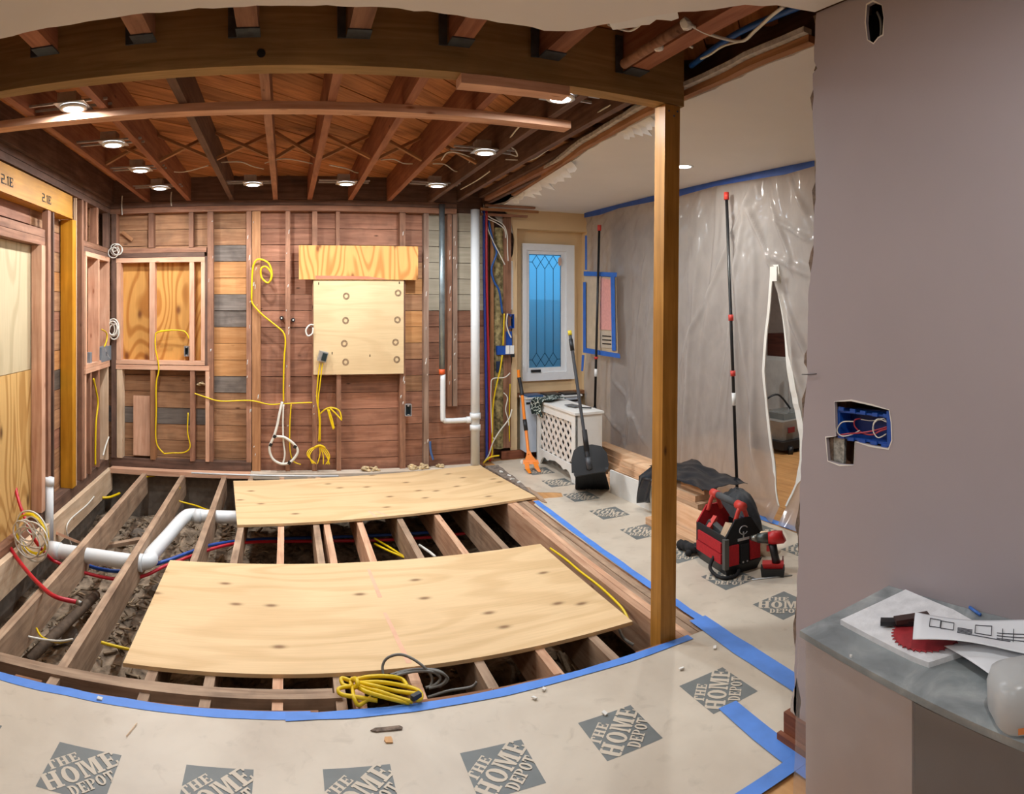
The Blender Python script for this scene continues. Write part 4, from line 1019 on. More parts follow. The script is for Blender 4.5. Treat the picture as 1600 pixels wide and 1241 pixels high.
box('box_knockout', (-1.7455, (p.y + q.y) / 2 - .02, (p.z + q.z) / 2 - .02), (-1.743, (p.y + q.y) / 2 + .02, (p.z + q.z) / 2 + .02), plain('dull_zinc_dark', (96, 108, 118), .5, .4), mb)
mb = boxc('electrical_box', onX(139, 560, -1.78) + Vector((0, 0, 0)), (.04, .06, .11), plain('dull_zinc', (136, 150, 160), .5, .4)); tag(mb, 'narrow grey box at the lower left of the left wall frame', 'electrical box')
def lwire(pts, label, m, r=.007, X=-1.75): o = tube('cable', [onX(x, y, X) for x, y in pts], r, m, None, 6); tag(o, label, 'cable')
lwire([(146, 592), (150, 610), (153, 630), (150, 660), (149, 700), (149, 727)], 'yellow cable running down inside the lower left wall framing', yel, .009)
lwire([(159, 515), (166, 520), (167, 530), (163, 542)], 'short yellow cable entering the grey metal box on the left wall', yel)
lwire([(171, 560), (166, 552), (164, 545)], 'short white lead at the grey metal box on the left wall', wht, .006)
lwire([(161, 712), (165, 697), (170, 683)], 'short white cable end at the foot of the left corner framing', wht, .008)
def coil(name, label, c, r, n, m, rad, ax, seed, squash=1.):
    rnd = random.Random(seed); t = thing(name, label, 'cable', c); u, v = ax; L = []
    for k in range(n):
        rr = r * rnd.uniform(.45, 1.1); off = u * rnd.uniform(-.45, .45) * r + v * rnd.uniform(-.45, .45) * r + u.cross(v) * rnd.uniform(-.02, .02)
        L.append([Vector(c) + off + (u * cos(a * pi / 5 + k) + v * sin(a * pi / 5 + k) * squash) * rr for a in range(11)])
    multitube('cable_turns', L, rad, m, t, 5, 4); return t
X_, Y_, Z_ = Vector((1, 0, 0)), Vector((0, 1, 0)), Vector((0, 0, 1))
coil('cable_coil', 'small tangle of thin white wire at the top of the left corner', onY(181, 391, 6.24), .06, 5, wht, .005, (X_, Z_), 3)
coil('cable_coil', 'white cable coil hanging at mid height in the left corner', onY(175, 515, 6.24), .055, 4, wht, .008, (X_, Z_), 5, 1.5)
tcoil = coil('cable_coil', 'big tangled coil of white and yellow cable on the left rim board', fl(48, 836, .12), .155, 7, wht, .006, (Vector((.93, -.36, 0)), Z_), 9, .85)
multitube('yellow_turns', [[fl(48, 836, .11) + Vector((.93, -.36, 0)) * .14 * cos(a * pi / 5 + q) + Z_ * .13 * sin(a * pi / 5 + q) + Vector((0, .02 * q, 0)) for a in range(11)] for q in range(3)], .006, yel, tcoil, 5, 4)
o = tube('cable', [onX(147, 776, -1.72), onX(135, 790, -1.715), onX(110, 812, -1.715), onX(104, 830, -1.715), onX(112, 853, -1.71)], .006, wht, None, 6); tag(o, 'white cable draped over the left rim board', 'cable')
o = tube('cable', [fl(208, 768, -.08), fl(214, 755, -.06), fl(225, 746, -.05), fl(242, 743, -.06)], .012, yel, None, 6); tag(o, 'short yellow cable hung on the second joist near the back wall', 'cable')
o = tube('cable', [fl(281, 762, -.05), fl(272, 775, -.1), fl(280, 783, -.16), fl(305, 790, -.18), fl(330, 798, -.18), fl(370, 800, -.2)], .008, yel, None, 6); tag(o, 'yellow cable lying beside the bend of the white drain pipe', 'cable')
o = tube('cable', [fl(160, 778, -.2), fl(172, 777, -.2), fl(187, 771, -.2)], .012, yel, None, 6); tag(o, 'bit of yellow cable in the dirt by the left rim board', 'cable')
o = tube('cable', [fl(44, 995, -.12), fl(70, 1000, -.13), fl(95, 1002, -.12), fl(114, 999, -.1)], .006, wht, None, 6); tag(o, 'short white cable end in the near left joist bay', 'cable')
o = tube('cable', [fl(57, 982, -.14), fl(66, 996, -.15), fl(90, 1004, -.14), fl(112, 1000, -.12)], .006, yel, None, 6); tag(o, 'short yellow cable end in the near left joist bay', 'cable')
o = tube('cable', [fl(158, 1004, -.1), fl(180, 1010, -.12), fl(215, 1018, -.14), fl(260, 1028, -.16)], .008, yel, None, 6); tag(o, 'yellow cable sliding under the left end of the near plywood sheet', 'cable')
o = tube('cable', [fl(860, 857, -.01), fl(885, 875, -.01), fl(905, 892, -.01), fl(935, 915, -.012), fl(960, 938, -.01), fl(975, 955, -.02), fl(984, 975, -.05)], .008, yel, None, 6); tag(o, 'yellow cable running along the right rim beside the near plywood sheet', 'cable')
for y0, lb in ((.0, 'yellow cable crossing the dark gap between the two plywood sheets'), (.14, 'second yellow cable crossing the gap between the plywood sheets')):
    o = tube('cable', [fl(585, 850 - 60 * y0, -.2), fl(610, 862 - 40 * y0, -.2), fl(636, 873, -.2)], .008, yel, None, 6); tag(o, lb, 'cable')
o = tube('cable', [fl(655, 852, -.15), fl(670, 862, -.15), fl(680, 870, -.15)], .01, wht, None, 6); tag(o, 'white cable in the gap between the two plywood sheets', 'cable')
# bundles in the foreground
yb = thing('cable_bundle', 'thick yellow cable bundle tied and lying on the pit edge in the foreground', 'cable', fl(595, 1085, .03))
A = lambda x, y, z=.03: fl(x, y, z)
multitube('cable_loops', [[A(552, 1063), A(575, 1058, .05), A(605, 1057, .06), A(628, 1062), A(637, 1073)], [A(556, 1068), A(590, 1066, .06), A(630, 1072), A(655, 1080), A(658, 1092, .02), A(650, 1094, .02)], [A(557, 1071), A(590, 1080, .05), A(620, 1090), A(645, 1097, .015)], [A(555, 1072), A(575, 1082, .05), A(610, 1092), A(640, 1099, .01)],
    [A(553, 1066), A(534, 1060, .04), A(536, 1070, .03), A(548, 1074, .03)], [A(552, 1072), A(530, 1076, .04), A(533, 1085, .03), A(560, 1090, .03), A(590, 1095, .02)], [A(556, 1066), A(585, 1072, .06), A(618, 1080), A(655, 1085, .03)], [A(551, 1074), A(553, 1090, .03), A(560, 1102, .01), A(572, 1095, .02), A(580, 1089, .03)]], .0085, yel, yb, 7)
tube('tie', [A(549, 1062), A(556, 1061, .065), A(559, 1070, .06), A(553, 1075, .03), A(548, 1068, .03), A(549, 1062)], .009, yel, yb, 6)
p = A(650, 1088, .035); boxc('black_tape_wrap', p, (.045, .02, .02), blk_, yb, (0, 0, .5))
gb = thing('cable_bundle', 'grey cable coil standing up from the pit beside the yellow bundle', 'cable', fl(660, 1070))
multitube('cable_loops', [[A(599, 1055, 0), A(598, 1040, .03), A(606, 1028, .06), A(625, 1023, .08), A(645, 1030, .07), A(665, 1045, .04), A(675, 1060, .0), A(672, 1075, -.03)], [A(610, 1055), A(640, 1047), A(680, 1047), A(697, 1058, 0), A(690, 1070, -.02), A(670, 1076, -.03)], [A(615, 1057), A(645, 1050), A(675, 1050), A(688, 1060, 0), A(680, 1070, -.02), A(665, 1075, -.03)], [A(620, 1054), A(650, 1046), A(685, 1050), A(700, 1062, -.01), A(685, 1074, -.03)], [A(668, 1090, -.05), A(700, 1080, -.05), A(735, 1074, -.04), A(745, 1066, -.02)]], .006, gry, gb, 6)
o = tube('cable', [fl(968, 985, -.1), fl(975, 998, -.08), fl(990, 1008, -.1)], .008, gry, None, 6); tag(o, 'grey cable in the pit beside the foot of the post', 'cable')
# cables at the corner beside the window wall
def cwire(pts, label, m, r=.006, Y=6.38): o = tube('cable', [onY(x, y, Y) for x, y in pts], r, m, None, 6); tag(o, label, 'cable')
cwire([(756, 318), (757, 330), (766, 340), (785, 350), (792, 365), (793, 390), (794, 408)], 'white cable arching over the corner to the torn plaster', wht)
cwire([(752, 330), (758, 340), (775, 348), (788, 358), (790, 372)], 'second white cable arching over the corner to the torn plaster', wht)
cwire([(758, 340), (763, 360), (772, 380), (782, 400), (789, 414)], 'white cable slanting down across the old insulation', wht)
cwire([(785, 555), (781, 580), (774, 610), (770, 640), (769, 690), (768, 712), (756, 722)], 'yellow cable dropping from the blue box to the floor at the corner', yel, .008, 6.36)
cwire([(797, 583), (788, 590), (770, 592), (767, 605), (767, 640), (769, 680), (772, 685)], 'white cable looping low beside the old insulation', wht, .006, 6.36)
cwire([(756, 723), (764, 710), (770, 692), (780, 675), (795, 655), (800, 640)], 'white cable slanting up from the drain stack foot', wht, .007, 6.35)
cwire([(787, 614), (793, 622), (790, 640), (794, 655), (795, 665)], 'short white cable hanging by the tan wall edge', wht, .006, 6.40)
cwire([(797, 600), (796, 640), (796, 690)], 'yellow cable hanging along the tan wall edge', yel, .007, 6.44)
cwire([(788, 490), (787, 515), (786, 540)], 'short yellow cable entering the blue box stack at the corner', yel, .008, 6.40)
cwire([(755, 724), (765, 715), (780, 712)], 'yellow cable end lying at the foot of the drain stack', yel, .008, 6.30)
cwire([(793, 490), (791, 505), (795, 520), (799, 528)], 'white cable dropping into the blue switch box at the corner', wht, .008, 6.42)
blue_b = plain('blue_box_plastic', (24, 82, 176), .45)
sb = thing('switch_box', 'blue double switch box with white switches at the edge of the tan wall', 'electrical box', onY(790, 552, 6.42))
a, b = onY(777, 541, 6.41), onY(803, 554, 6.41); box('box_body', (a.x, 6.41, b.z), (b.x, 6.46, a.z), blue_b, sb)
for xa, xb in ((790, 796), (797, 803)): a, b = onY(xa, 540, 6.405), onY(xb, 553, 6.405); box('switch', (a.x, 6.398, b.z), (b.x, 6.412, a.z), trimw, sb)
a, b = onY(798, 552, 6.405), onY(804, 558, 6.405); box('bracket', (a.x, 6.402, b.z), (b.x, 6.414, a.z), blk_, sb)
gang(792, 491, 803, 513, 'blue electrical box set in the edge of the tan wall', blue_b, 6.46, .06)
a, b = onY(790, 518, 6.47), onY(799, 541, 6.47); o = box('blue_bracket', (a.x, 6.45, b.z), (b.x, 6.47, a.z), blue_b); tag(o, 'blue plastic bracket just above the white switches', 'electrical box')
a, b = onY(776, 565, 6.42), onY(781, 582, 6.42); o = box('blue_clip', (a.x, 6.415, b.z), (b.x, 6.44, a.z), plain('dark_blue_plastic', (30, 50, 84), .5)); tag(o, 'dark blue clip on the old insulation below the switch box', 'clip')
o = tube('blue_stub', [onY(672, 690, 6.27), onY(673, 705, 6.26), onY(677, 719, 6.24)], .012, plain('dull_blue_hose', (60, 92, 140), .5), None, 7); tag(o, 'short blue pipe stub at the foot of the back wall', 'pipe')
wool = plain('insulation_tuft', (206, 180, 138), .98, var=.3, scale=40, bump=1.)
for i, (x, y, sz) in enumerate(((573, 727, .045), (586, 725, .04), (645, 722, .045), (662, 723, .05), (688, 725, .035), (314, 600, .035))):
    p = onY(x, y, 6.27 if i < 5 else 6.35); bm = bmesh.new(); bmesh.ops.create_icosphere(bm, subdivisions=3, radius=sz)
    for v in bm.verts: v.co = v.co * (1 + .9 * noise.noise(v.co * 30 + Vector((i * 3, 0, 0)))); v.co.z *= .55
    me = bpy.data.meshes.new('tuft'); bm.to_mesh(me); bm.free()
    if i < 5: p.z = .016 + sz * .4
    o = link('insulation_tuft', me, wool, None, p)
    tag(o, 'fluffy tan insulation tuft on the back wall ledger, ' + ('leftmost of five', 'second from the left', 'third from the left', 'fourth from the left', 'rightmost of five')[min(i, 4)] if i < 5 else 'small insulation tuft stuck in the left framing below the sill', 'insulation', 'insulation tufts on the ledger' if i < 5 else None)
# ceiling wires
def zw(pts, z, label, m=wht, r=.005): o = tube('cable', [fl(x, y, z) for x, y in pts], r, m, None, 6); tag(o, label, 'cable')
zw([(264, 268), (283, 269), (300, 266), (325, 259)], 2.76, 'white cable hung between the two dark joists on the left')
zw([(344, 254), (375, 253), (395, 260), (412, 264)], 2.76, 'white cable hung below the X-braces left of centre')
zw([(414, 255), (435, 249), (455, 249), (490, 256)], 2.76, 'white cable hung below the X-braces in the centre bay')
zw([(515, 258), (540, 263), (560, 270), (568, 260), (580, 252)], 2.76, 'white cable curling beside the downlight above the pale panel')
zw([(595, 250), (615, 249), (630, 255), (648, 256)], 2.76, 'white cable hung against the red joist right of centre')
zw([(676, 256), (695, 257), (713, 268), (728, 262), (735, 250)], 2.76, 'white cable looping between the bluish downlight and the back row')
zw([(690, 250), (700, 238), (720, 240), (745, 250)], 2.75, 'white cable beside the bluish downlight')
zw([(815, 194), (805, 205), (790, 225), (783, 232)], 2.72, 'white cable slanting behind the long brace board')
zw([(790, 249), (815, 250), (835, 248), (870, 224), (905, 202), (940, 172), (975, 157)], 2.74, 'white cable following the broken ceiling edge to the beam')
zw([(720, 296), (745, 282), (765, 268)], 2.70, 'white cable slanting above the drain stack')
zw([(795, 240), (808, 244), (805, 235), (798, 230)], 2.74, 'small white cable loop right of the bluish downlight')
zw([(1078, 38), (1100, 50), (1130, 60), (1160, 64), (1180, 48), (1205, 25), (1225, 10)], 2.72, 'white cable drooping across the opened ceiling slot beside the mauve wall', r=.007)
zw([(1160, 64), (1130, 72), (1110, 85), (1095, 92)], 2.74, 'white cable running back along the opened ceiling slot')
zw([(1060, 65), (1070, 68), (1082, 74)], 2.74, 'short white cable end at the top of the post', r=.006)
zw([(950, 38), (965, 44), (985, 48), (1000, 38), (985, 40), (965, 40)], 2.72, 'white cable loop in the gap above the right end of the beam')
o = tube('water_pipe', [fl(1080, 103, 2.80), fl(1110, 80, 2.80), fl(1160, 48, 2.80), fl(1262, 5, 2.80)], .014, plain('bright_blue_pex', (30, 86, 160), .4), None, 8); tag(o, 'blue plastic pipe in the opened ceiling slot beside the mauve wall', 'pipe')
rod = thing('old_conduit', 'short brown pipe with broken plaster ends above the post', 'pipe', fl(1045, 55, 2.72))
cyl('pipe', fl(975, 100, 2.70), fl(1072, 38, 2.71), .022, OLD('x'), rod, 10)
for x, y in ((1028, 71), (1072, 37)):
    p = fl(x, y, 2.70); bm = bmesh.new(); bmesh.ops.create_icosphere(bm, subdivisions=2, radius=.024)
    for v in bm.verts: v.co = v.co * (1 + .4 * noise.noise(v.co * 40))
    me = bpy.data.meshes.new('lump'); bm.to_mesh(me); bm.free(); link('plaster_lump', me, flk, rod, p)
for i, (x, y0, y1, lb) in enumerate(((191, 306, 336, 'white cable end hanging from the ceiling at the left corner'), (268, 300, 322, 'white cable tail dangling below the back left downlight'))):
    o = tube('cable', [onY(x, y0, 6.293), onY(x - 1, (y0 + y1) / 2, 6.285), onY(x, y1, 6.28)], .007, wht, None, 6); tag(o, lb, 'cable')

for i, (x, y, lb) in enumerate(((440, 497, 'dark insulator knob left of the middle stud on the back wall'), (458, 500, 'dark insulator knob right of the middle stud on the back wall'))):
    p = onY(x, y, 6.385); kn_ = thing('insulator_knob', lb, 'insulator', p)
    cyl('knob', p + Vector((0, .015, 0)), p + Vector((0, -.035, 0)), .02, blk_, kn_, 12); cyl('knob_screw', p + Vector((0, -.035, 0)), p + Vector((0, -.041, 0)), .008, flk, kn_, 10)
p = onY(199, 369, 6.37); o = boxc('wood_scrap', p, (.14, .012, .035), TAN('x'), None, (0, radians(38), 0)); tag(o, 'splintered scrap of wood caught between the upper left studs', 'scrap wood')

# ================================================================== PLASTIC CURTAIN
pc = thing('plastic_curtain', 'clouded plastic dust curtain hanging from a blue taped ceiling line, zipped open', 'curtain', (3.38, 4.2, 0))
filmm = film('dust_sheet', (212, 206, 201), .34, .11, .5)
zl = [(p.y, p.z) for p in (curt(x, y) for x, y in ((1208, 418), (1204, 470), (1199, 520), (1196, 580), (1198, 640), (1203, 700), (1211, 760), (1222, 789)))]
zr = [(p.y, p.z) for p in (curt(x, y) for x, y in ((1208, 418), (1216, 470), (1224, 520), (1233, 580), (1243, 640), (1251, 685), (1252, 715), (1246, 755), (1232, 789)))]
def interp(tab, z):
    if z >= tab[0][1]: return tab[0][0]
    if z <= tab[-1][1]: return tab[-1][0]
    for (a, za), (b, zb) in zip(tab[:-1], tab[1:]):
        if za >= z >= zb: return a + (b - a) * (za - z) / max(1e-6, za - zb)
YM = (zl[0][0] + zr[0][0]) / 2
def curtain_x(y, z):
    x = 3.58 - .05 * y
    gather = .02 + .02 * max(0, (2.4 - z) / 2.4)
    fold = .5 * sin(y * 9 + 1.5 * sin(z * 1.3)) + .35 * sin(y * 21 + z * 2.1) + .3 * sin((y - YM) * 30 / (1 + (2.7 - z)))
    if y < 4.6: fold *= 1.3
    return x + gather * fold + .010 * noise.noise(Vector((y * 9, z * 3, 0))) + .007 * noise.noise(Vector((y * 24, z * 14, 5))) * max(0, noise.noise(Vector((y * 1.7, z * 1.7, 9))) * 2.5)
CREASES = []
for (xa, ya0), (xb, yb0), amp, wd in (((1168, 318), (1120, 640), .03, .03), ((1165, 320), (1066, 560), .025, .025), ((1172, 330), (1202, 412), .035, .02), ((1150, 400), (1190, 760), .03, .035), ((1178, 420), (1182, 720), .025, .03),
        ((1268, 430), (1205, 400), .035, .03), ((1212, 430), (1250, 600), .03, .025), ((1216, 440), (1262, 560), .03, .025), ((1090, 430), (1070, 740), .02, .03), ((1010, 400), (985, 690), .02, .03), ((965, 600), (1010, 690), .03, .02), ((945, 640), (985, 705), .03, .018), ((975, 600), (990, 660), .025, .015),
        ((1120, 330), (1085, 700), .018, .03), ((1200, 300), (1240, 420), .03, .02), ((1235, 280), (1262, 330), .035, .018), ((1060, 340), (1000, 560), .015, .03), ((1215, 345), (1265, 375), .03, .015)):
    p_, q_ = curt(xa, ya0), curt(xb, yb0); CREASES.append((p_.y, p_.z, q_.y, q_.z, amp, wd))
def crease(y, z):
    s = 0.
    for a, b, c, d, amp, wd in CREASES:
        L2 = (c - a) ** 2 + (d - b) ** 2; t = ((y - a) * (c - a) + (z - b) * (d - b)) / L2
        if -.15 < t < 1.15:
            e = (y - a - t * (c - a)) ** 2 + (z - b - t * (d - b)) ** 2
            if e < .012: s += amp * exp(-e / (wd * wd)) * max(0, min(1, (t + .15) * 5, (1.15 - t) * 5))
    return s
def panel(ya_, yb_, nc, nr=150):
    V, Fc = [], []
    for j in range(nr + 1):
        z = .012 + (ZC - .014) * j / nr; a, b = ya_(z), yb_(z)
        for i in range(nc + 1):
            y = a + (b - a) * i / nc; x = curtain_x(y, z) - crease(y, z)
            if z < .12: x -= (.12 - z) * .8
            V.append((x, y, z))
    for j in range(nr):
        for i in range(nc):
            q = j * (nc + 1) + i; Fc.append((q, q + 1, q + nc + 2, q + nc + 1))
    return V, Fc
V, Fc = panel(lambda z: 6.47, lambda z: interp(zl, z), 230); mesh('sheet_panel', V, Fc, filmm, pc, True)
V, Fc = panel(lambda z: interp(zr, z), lambda z: 2.62, 100); mesh('sheet_panel', V, Fc, filmm, pc, True)
zipm = plain('white_zipper_tape', (238, 236, 228), .5, var=.03)
for tab, wd in ((zl, .028), (zr, -.06)):
    V, Fc = [], []; zs = [tab[0][1] + .02 - (tab[0][1] - tab[-1][1] + .02) * i / 40 for i in range(41)]
    for z in zs:
        y = interp(tab, z); wz = wd * (1 if z > .35 else .3)
        x = curtain_x(y, z) - .01; V += [(x, y, z), (x, y + wz, z), (x + .006, y, z), (x + .006, y + wz, z)]
    for i in range(40):
        k = i * 4; Fc += [(k, k + 1, k + 5, k + 4), (k + 2, k + 6, k + 7, k + 3), (k, k + 4, k + 6, k + 2), (k + 1, k + 3, k + 7, k + 5)]
    mesh('zipper_tape', V, Fc, zipm, pc)
p = curt(1208, 425, .05); box('zipper_head', (p.x - .006, p.y - .045, p.z - .07), (p.x + .006, p.y + .03, p.z + .04), zipm, pc)
V, Fc = [], []
tp_ = [curt(x, y, .02) for x, y in ((916, 333), (940, 328), (970, 321), (1010, 312), (1060, 302), (1120, 291), (1180, 277), (1230, 264), (1276, 254))]
for i, p in enumerate(tp_): V += [(3.565 - .05 * p.y - .03, p.y, ZC - .004), (3.565 - .05 * p.y - .03, p.y, ZC - .055 - .012 * sin(i * 2.1))]
Fc = [(2 * i, 2 * i + 1, 2 * i + 3, 2 * i + 2) for i in range(len(tp_) - 1)]
t_ = mesh('ceiling_tape', V, Fc, plain('blue_tape_dark', (52, 92, 178), .55, var=.08, scale=12), pc)
md = t_.modifiers.new('thickness', 'SOLIDIFY'); md.thickness = .002
# tension poles
polem = plain('black_pole', (24, 24, 26), .4); redc = plain('red_clip', (204, 60, 50), .45)
def pole(a, b, label, clips):
    t = thing('tension_pole', label, 'pole', b); n = 10
    cyl('tube', a, b, .013, polem, t, 12)
    for f, h, m in clips: p = a.lerp(b, f); d = (b - a).normalized(); cyl('clip' if m is redc else 'white_sleeve', p - d * h, p + d * h, .021 if m is redc else .016, m, t, 12)
    cyl('foot', b - (b - a).normalized() * .03, b, .018, m if False else polem, t, 12); return t
pole(curt(936.5, 352, .12), curt(929.5, 640, .16) * 1 + Vector((0, 0, 0)), 'thin black pole with red clips standing by the window corner', [(.015, .03, redc), (.72, .012, redc), (.8, .04, trimw)])
b_ = curt(1152, 772, .10)
pole(curt(1135, 302, .08), b_, 'black pole with red clips standing in front of the zipped plastic curtain', [(.01, .03, redc), (.42, .025, redc), (.605, .022, redc), (.69, .05, trimw)])
# notice behind blue tape
nt = thing('posted_notice', 'pink notice in a clear sleeve framed with blue tape beside the window', 'notice', curt(940, 490, .12))
def cq(name, pts, m, off, th=.002):
    V = [curt(x, y, off) for x, y in pts]; V += [v + Vector((th, 0, 0)) for v in V]; n = len(pts)
    return mesh(name, V, [tuple(range(n)), tuple(range(2 * n - 1, n - 1, -1))] + [(i, (i + 1) % n, n + (i + 1) % n, n + i) for i in range(n)], m, nt)
tb = plain('blue_tape_shade', (52, 104, 190), .55, var=.08, scale=14)
cq('backing_sheet', [(913, 428), (962, 428), (965, 552), (913, 548)], plain('sleeve_paper', (206, 182, 150), .5), .085)
cq('pink_page', [(938, 434), (957, 437), (957, 516), (937, 515)], plain('pink_page', (226, 160, 152), .6, var=.06, scale=40), .092)
cq('lower_page', [(938, 517), (958, 518), (960, 545), (937, 543)], plain('grey_page', (196, 180, 160), .6), .092)
for i, y in enumerate((524, 530, 536)): cq('print_line', [(941, y), (955, y + 1), (955, y + 3), (941, y + 2)], ink, .0935, .0005)
for i, pts in enumerate((((912, 424), (964, 426), (963, 433), (912, 431)), ((954, 432), (960, 432), (962, 548), (956, 548)), ((911, 543), (968, 553), (969, 560), (911, 551)), ((911, 441), (915, 441), (915, 546), (911, 546)), ((914, 368), (917, 368), (917, 422), (914, 422)), ((909, 555), (913, 555), (911, 580), (908, 580)))): cq('tape_strip', pts, tb, .1 + .001 * i)

# ================================================================== RADIATOR AND ITS COVER
rc = thing('radiator_cover', 'white wooden radiator cover with a lattice front, pulled away from the wall', 'radiator cover', (2.57, 5.29, 0), local=True)
wp_ = plain('white_furniture_paint', (232, 230, 224), .45, var=.03)
Lc, Dc, Hc = .95, .27, .655
# local axes: x = depth (away from the pit), y = length (towards the window)
boxc('top', (Dc / 2, Lc / 2, Hc - .01), (Dc + .03, Lc + .03, .022), wp_, rc)
scal = [(0, 0), (.09, 0), (.12, .05), (.16, .085), (.22, .095), (.28, .075), (.34, .10), (.47, .115), (.6, .10), (.66, .075), (.72, .095), (.78, .085), (.82, .05), (.86, 0), (Lc, 0), (Lc, Hc - .022), (0, Hc - .022)]
win = [(.10, .16), (Lc - .09, .16), (Lc - .09, Hc - .10), (.10, Hc - .10)]
plate('front_frame', scal, [win], lambda u, v, d: Vector((d, u, v)), .018, wp_, rc)
boxc('end_panel', (Dc / 2, .009, Hc / 2 - .012), (Dc, .018, Hc - .024), wp_, rc); boxc('end_panel', (Dc / 2, Lc - .009, Hc / 2 - .012), (Dc, .018, Hc - .024), wp_, rc)
y0, y1, z0, z1 = .10, Lc - .09, .16, Hc - .10
latm = plain('lattice_paint', (226, 216, 206), .5, var=.03)
for sgn, xo in ((1, .021), (-1, .029)):
    for k in range(-8, 17):
        c = y0 + k * .115
        # line y = c + sgn*(z - z0) clipped to the window
        pts = []
        za, zb = z0, z1
        ya_, yb_ = c, c + sgn * (zb - za)
        # clip in y
        t0, t1 = 0., 1.
        dy_ = yb_ - ya_
        for lim, s in ((y0, 1), (y1, -1)):
            fa, fb = s * (ya_ - lim), s * (yb_ - lim)
            if fa < 0 and fb < 0: t0, t1 = 1, 0
            elif fa < 0: t0 = max(t0, fa / (fa - fb))
            elif fb < 0: t1 = min(t1, fa / (fa - fb))
        if t1 - t0 < .06: continue
        A_, B_ = Vector((xo, ya_ + dy_ * t0, za + (zb - za) * t0)), Vector((xo, ya_ + dy_ * t1, za + (zb - za) * t1))
        boxc('lattice_slat', (A_ + B_) / 2, (.007, (B_ - A_).length + .02, .036), latm, rc, (atan2(B_.z - A_.z, B_.y - A_.y), 0, 0))
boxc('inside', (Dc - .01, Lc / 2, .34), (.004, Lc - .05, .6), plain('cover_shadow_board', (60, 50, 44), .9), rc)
o = boxc('scraper_plate', (2.70, 5.62, .671), (.09, .16, .008), plain('grey_steel_plate', (120, 124, 128), .4, .6), None, (0, 0, .2)); tag(o, 'small grey steel plate lying on the radiator cover', 'tool')
o = boxc('screwdriver_shaft', (2.74, 5.44, .672), (.014, .12, .012), blk_, None, (0, 0, .9)); tag(o, 'thin black bit lying on top of the radiator cover', 'tool')
# patterned cloth over the far corner
k = NT('patterned_cloth'); v = k.coords((1, 1, 1), False)
vo = k.n('ShaderNodeTexVoronoi', feature='DISTANCE_TO_EDGE'); vo.inputs['Scale'].default_value = 17; k.l(v, vo.inputs['Vector'])
k.l(k.ramp(vo.outputs['Distance'], [(.03, lin((200, 210, 200))), (.07, lin((28, 44, 40)))]), k.b.inputs['Base Color']); k.b.inputs['Roughness'].default_value = .9
V, Fc = [], []; n1, n2 = 16, 18
for j in range(n2 + 1):
    for i in range(n1 + 1):
        s = (j / n2) * .42 - .16; y = 6.0 + .25 * i / n1 + .05 * sin(j * .5)
        if s < 0: x, z = 2.57 - .022, .678 + s - .02 * sin(i * .9) * (-s * 4)
        else: x, z = 2.57 - .022 + s, .678 + .008 * abs(sin(i * 1.1 + j * .7))
        x -= .012 * (1 + sin(i * 1.3)) * (1 if s < 0 else 0)
        V.append((x, y, z))
for j in range(n2):
    for i in range(n1):
        q = j * (n1 + 1) + i; Fc.append((q, q + 1, q + n1 + 2, q + n1 + 1))
o = mesh('patterned_cloth', V, Fc, k.m, None, True); md = o.modifiers.new('thickness', 'SOLIDIFY'); md.thickness = .004; tag(o, 'dark green cloth with white pattern draped over the corner of the radiator cover', 'cloth')
# radiator in the window recess
rd = thing('radiator', 'pale metal radiator with black top openings in the recess below the window', 'radiator', (2.85, 6.5, 0))
rm = plain('radiator_paint', (206, 214, 226), .4, var=.04)
ra, rb_ = rx0 + .03, rx1 - .17
box('casing', (ra, 6.31, .09), (rb_, 6.49, .655), rm, rd); box('top_rim', (ra - .01, 6.295, .655), (rb_ + .01, 6.494, .672), plain('white_enamel', (236, 236, 234), .4), rd)
for i in range(3):
    w_ = (rb_ - ra) / 3; box('top_opening', (ra + w_ * i + .02, 6.305, .668), (ra + w_ * (i + 1) - .02, 6.48, .69), [plain('blue_tint_plastic', (40, 84, 130), .35), blk_, blk_][i], rd)
box('dark_groove', (ra, 6.304, .60), (rb_, 6.311, .62), blk_, rd)
for x in (ra + .04, rb_ - .06): box('foot', (x, 6.32, 0), (x + .03, 6.48, .09), blk_, rd)
rub = plain('plaster_crumb', (232, 228, 220), .9)
for i, (x, y, s) in enumerate(((2.41, 6.20, .05), (2.46, 6.16, .035), (2.42, 6.25, .04), (2.50, 6.2, .03))):
    o = boxc('plaster_chunk', (x, y, s * .4), (s, s * .8, s * .7), rub, None, (.2, .3, i * 1.1)); tag(o, ('largest', 'second smallest', 'farthest', 'smallest')[i] + ' white plaster chunk on the floor behind the orange fork', 'rubble', 'plaster chunks by the radiator')

